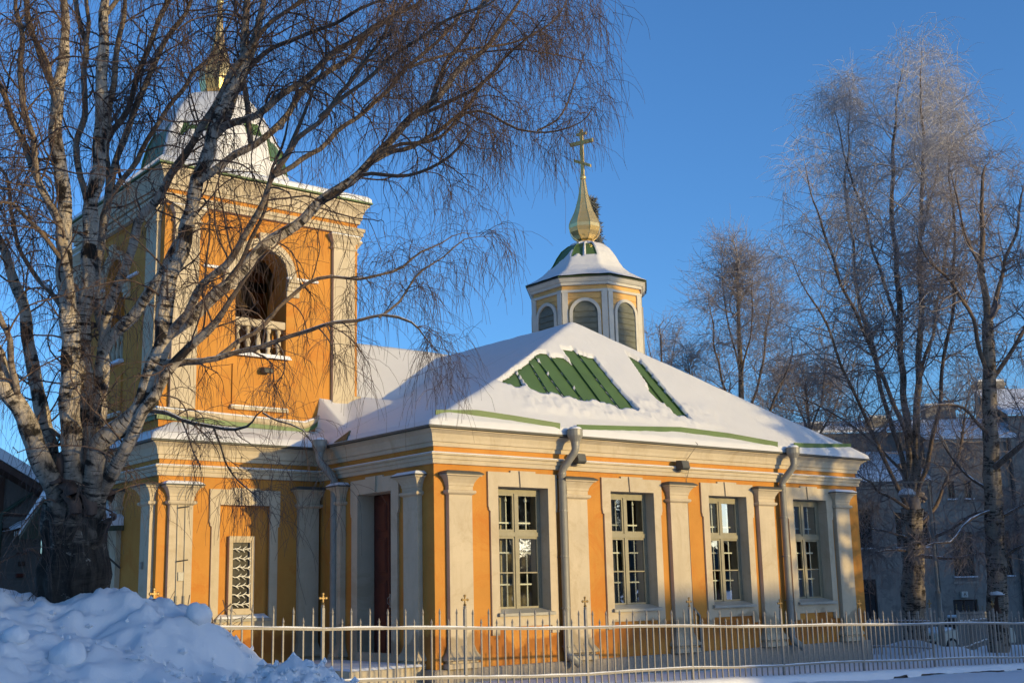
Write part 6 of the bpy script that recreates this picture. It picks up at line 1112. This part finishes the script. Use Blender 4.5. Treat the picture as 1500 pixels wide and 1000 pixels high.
for k in range(32):
    o = link('board', bme, b); o.matrix_basis = Matrix.Translation((0, 16.5 - .002, .05 + .11 * k))
vm = MB(); vm.box(-.05, .05, -.022, 0, 3.62, 4.02); vme = vm.mesh('upright_board', SIDING)
for k in range(20):
    o = link('upright_board', vme, b); o.matrix_basis = Matrix.Translation((-3.6 + .112 * k, 16.5 - .002, 0))
m = MB(); HF.box(m, xl, xr, 0, .05, 3.56, 3.62); HF.box(m, -2.62, -2.50, 0, .06, .0, 4.6); m.build('trim_board', BFRAME, b)
m = MB()
for s, x0 in ((-1, xl - .45), (1, xr + .35)):
    ze2 = ze - .2; m.loft([[(x0, y, ze2), (xa, y, za + .02), (xa, y, za - .16), (x0, y, ze2 - .18)] for y in (15.8, 25.6)])
m.build('roof', BFRAME, b)
m = MB()
for s, x0 in ((-1, xl - .5), (1, xr + .38)):
    ze2 = ze - .2; m.loft([[(x0, y, ze2 + .02), (xa, y, za + .04), (xa, y, za + .36), (x0, y, ze2 + .30)] for y in (15.78, 25.6)])
m.build('roof_snow', SNOW, b)
m = MB(); m.tube([HF(-1.4, .5, 4.3), HF(-1.7, .2, 4.25), HF(-2.55, .12, 3.62), HF(-2.56, .1, 3.4), HF(-2.56, .1, 0)], .05, 8); m.build('downpipe', DGREEN, b)
m = MB(); m.loft([[HF(-2.5, e, 3.1 + .1 * (1 - e)), HF(-1.0, e, 3.42 + .1 * (1 - e)), HF(-1.0, e, 3.46 + .1 * (1 - e)), HF(-2.5, e, 3.14 + .1 * (1 - e))] for e in (0, 1.0)]); cn = m.build('porch_canopy', BFRAME, b)
m = MB(); m.loft([[HF(-2.52, e, 3.15), HF(-2.2, e, 3.26), HF(-1.35, e, 3.46), HF(-.98, e, 3.50), HF(-1.0, e, 3.62), HF(-1.5, e, 3.62), HF(-2.1, e, 3.42)] for e in (.1, 1.03)]); m.build('canopy_snow', SNOW, cn)
m = MB()
for k in range(30): u = -2.46 + k * .05; z = 3.1 + (u + 2.5) * .213; HF.box(m, u, u + .02, .98, 1.0, z - .12, z); 
m.build('lace_trim', LTRIM, cn)
m = MB(); m.tube([HF(-1.85 + .13 * (1 - t / 14) * cos(t), .9, 2.9 + .13 * (1 - t / 14) * sin(t)) for t in np.linspace(0, 12, 40)], .012, 5); m.build('scroll_bracket', DKIRON, cn)
for (x, z, w_, h_, mt) in ((-1.93, 2.58, .16, .05, REDDOOR), (-1.93, 2.31, .10, .12, BFRAME), (-1.96, 2.0, .12, .1, REDDOOR)):
    m = MB(); HF.box(m, x - w_, x + w_ * .6, .03, .14, z - h_ / 2, z + h_ / 2); m.build('letter_box', mt, b, bevel=.01)

# ------------------------------------------------------------------ the other side of the street, behind the camera: what shades the bank and the wall foot
def townhouse(label, x0, x1, y1, depth, h, ridge, mat):
    b = thing('town_house', label, 'building', ((x0 + x1) / 2, y1, -.4)); fr = Fr((0, y1), (1, 0), (0, 1))
    holes = [(x, x + 1.1, z, z + 1.6) for x in np.arange(x0 + 1.4, x1 - 2, 3.0) for z in (1.0, 4.2) if z + 2 < h]
    m = MB(); r = []; wall(m, fr, x0, x1, -1, h, holes, .18, r)
    m.add([(x0, y1, -1), (x0, y1 - depth, -1), (x0, y1 - depth, h), (x0, y1 - depth / 2, ridge), (x0, y1, h)], [(0, 1, 2, 3, 4)]); m.add([(x1, y1, -1), (x1, y1 - depth, -1), (x1, y1 - depth, h), (x1, y1 - depth / 2, ridge), (x1, y1, h)], [(0, 1, 2, 3, 4)]); m.add([(x0, y1 - depth, -1), (x1, y1 - depth, -1), (x1, y1 - depth, h), (x0, y1 - depth, h)], [(0, 1, 2, 3)])
    m.build('wall', mat, b); [q_.build('window_reveal', mat, b) for q_ in r]
    for a, c_, z0, z1 in holes:
        m = MB()
        for q in ((a, a + .07, z0, z1), (c_ - .07, c_, z0, z1), (a + .07, c_ - .07, z1 - .07, z1), (a + .07, c_ - .07, z0, z0 + .07), ((a + c_) / 2 - .03, (a + c_) / 2 + .03, z0 + .07, z1 - .07)): fr.box(m, q[0], q[1], -.16, -.11, q[2], q[3])
        w_ = m.build('window', LTRIM, b); m = MB(); m.add([fr(a, -.15, z0), fr(c_, -.15, z0), fr(c_, -.15, z1), fr(a, -.15, z1)], [(0, 1, 2, 3)]); m.build('pane', DGLASS, w_)
    m = MB()
    for s, ya in ((1, y1 + .4), (-1, y1 - depth - .4)): m.loft([[(x, ya, h - .1), (x, y1 - depth / 2, ridge + .02), (x, y1 - depth / 2, ridge + .3), (x, ya, h + .12)] for x in (x0 - .4, x1 + .4)])
    m.build('roof_snow', SNOW, b)
    return b
townhouse('long cream two-storey house across the street, behind the viewer', -24, 10.5, -56, 9, 6.2, 8.3, CREAM)
townhouse('lower grey house across the street to the right of the gap', 28.0, 50, -60, 8, 5.4, 7.8, SIDING)
townhouse('unseen low annex added beside the lower grey house to step its shadow down', 23.6, 27.6, -60, 7, 4.6, 6.4, CREAM)  # added out of view so its low roof shades the street snow
sp0 = spruce('first of a row of unseen spruces added across the street to darken window reflections', 18.6, -21, -.5, 13, 2.6, 260)  # unseen spruces added to darken window reflections and shade the church's right end
for (dx, dy, k_, lb) in ((2.9, -.8, 1.1, 'second of a row of unseen spruces added across the street to darken window reflections'), (5.6, .4, .95, 'third of a row of unseen spruces added across the street to darken window reflections'), (8.0, -1.2, 1.15, 'last of a row of unseen spruces added across the street to darken window reflections')):
    r_ = sp0.copy(); COL.objects.link(r_); r_.location = sp0.location + Vector((dx, dy, 0)); r_.scale = (k_, k_, k_); r_.rotation_euler = (0, 0, dx); r_['label'] = lb; r_['group'] = 'row of unseen spruces added across the street'
    for c_ in sp0.children: q_ = c_.copy(); COL.objects.link(q_); q_.parent = r_; q_.matrix_parent_inverse = Matrix.Translation(-sp0.location)
sp0['group'] = 'row of unseen spruces added across the street'
townhouse('unseen tall grey four-storey house added further along the street to shade the distant house', 44, 84, -20, 10, 11.5, 13.5, BUILD)  # added out of view to keep the distant rendered house in shade
hv = MB(); n_ = 120
R_ = [420 + 40 * sin(k * .7) + 25 * sin(k * 1.9) for k in range(n_)]; Hh_ = [9 + 7 * float(vnoise(k * .9, 1.3, 9)) for k in range(n_)]
hv.loft([[(r * cos(2 * pi * k / n_), r * sin(2 * pi * k / n_), z) for r, z in ((R_[k] - 25, -6), (R_[k] - 8, .6 * Hh_[k]), (R_[k], Hh_[k]), (R_[k] + 60, -6))] for k in list(range(n_)) + [0]], closed=False, caps=False)
tag(hv.build('hills', simple('far_forest', (.045, .055, .05), .95, vscale=.05, bstr=0)), kind='structure')
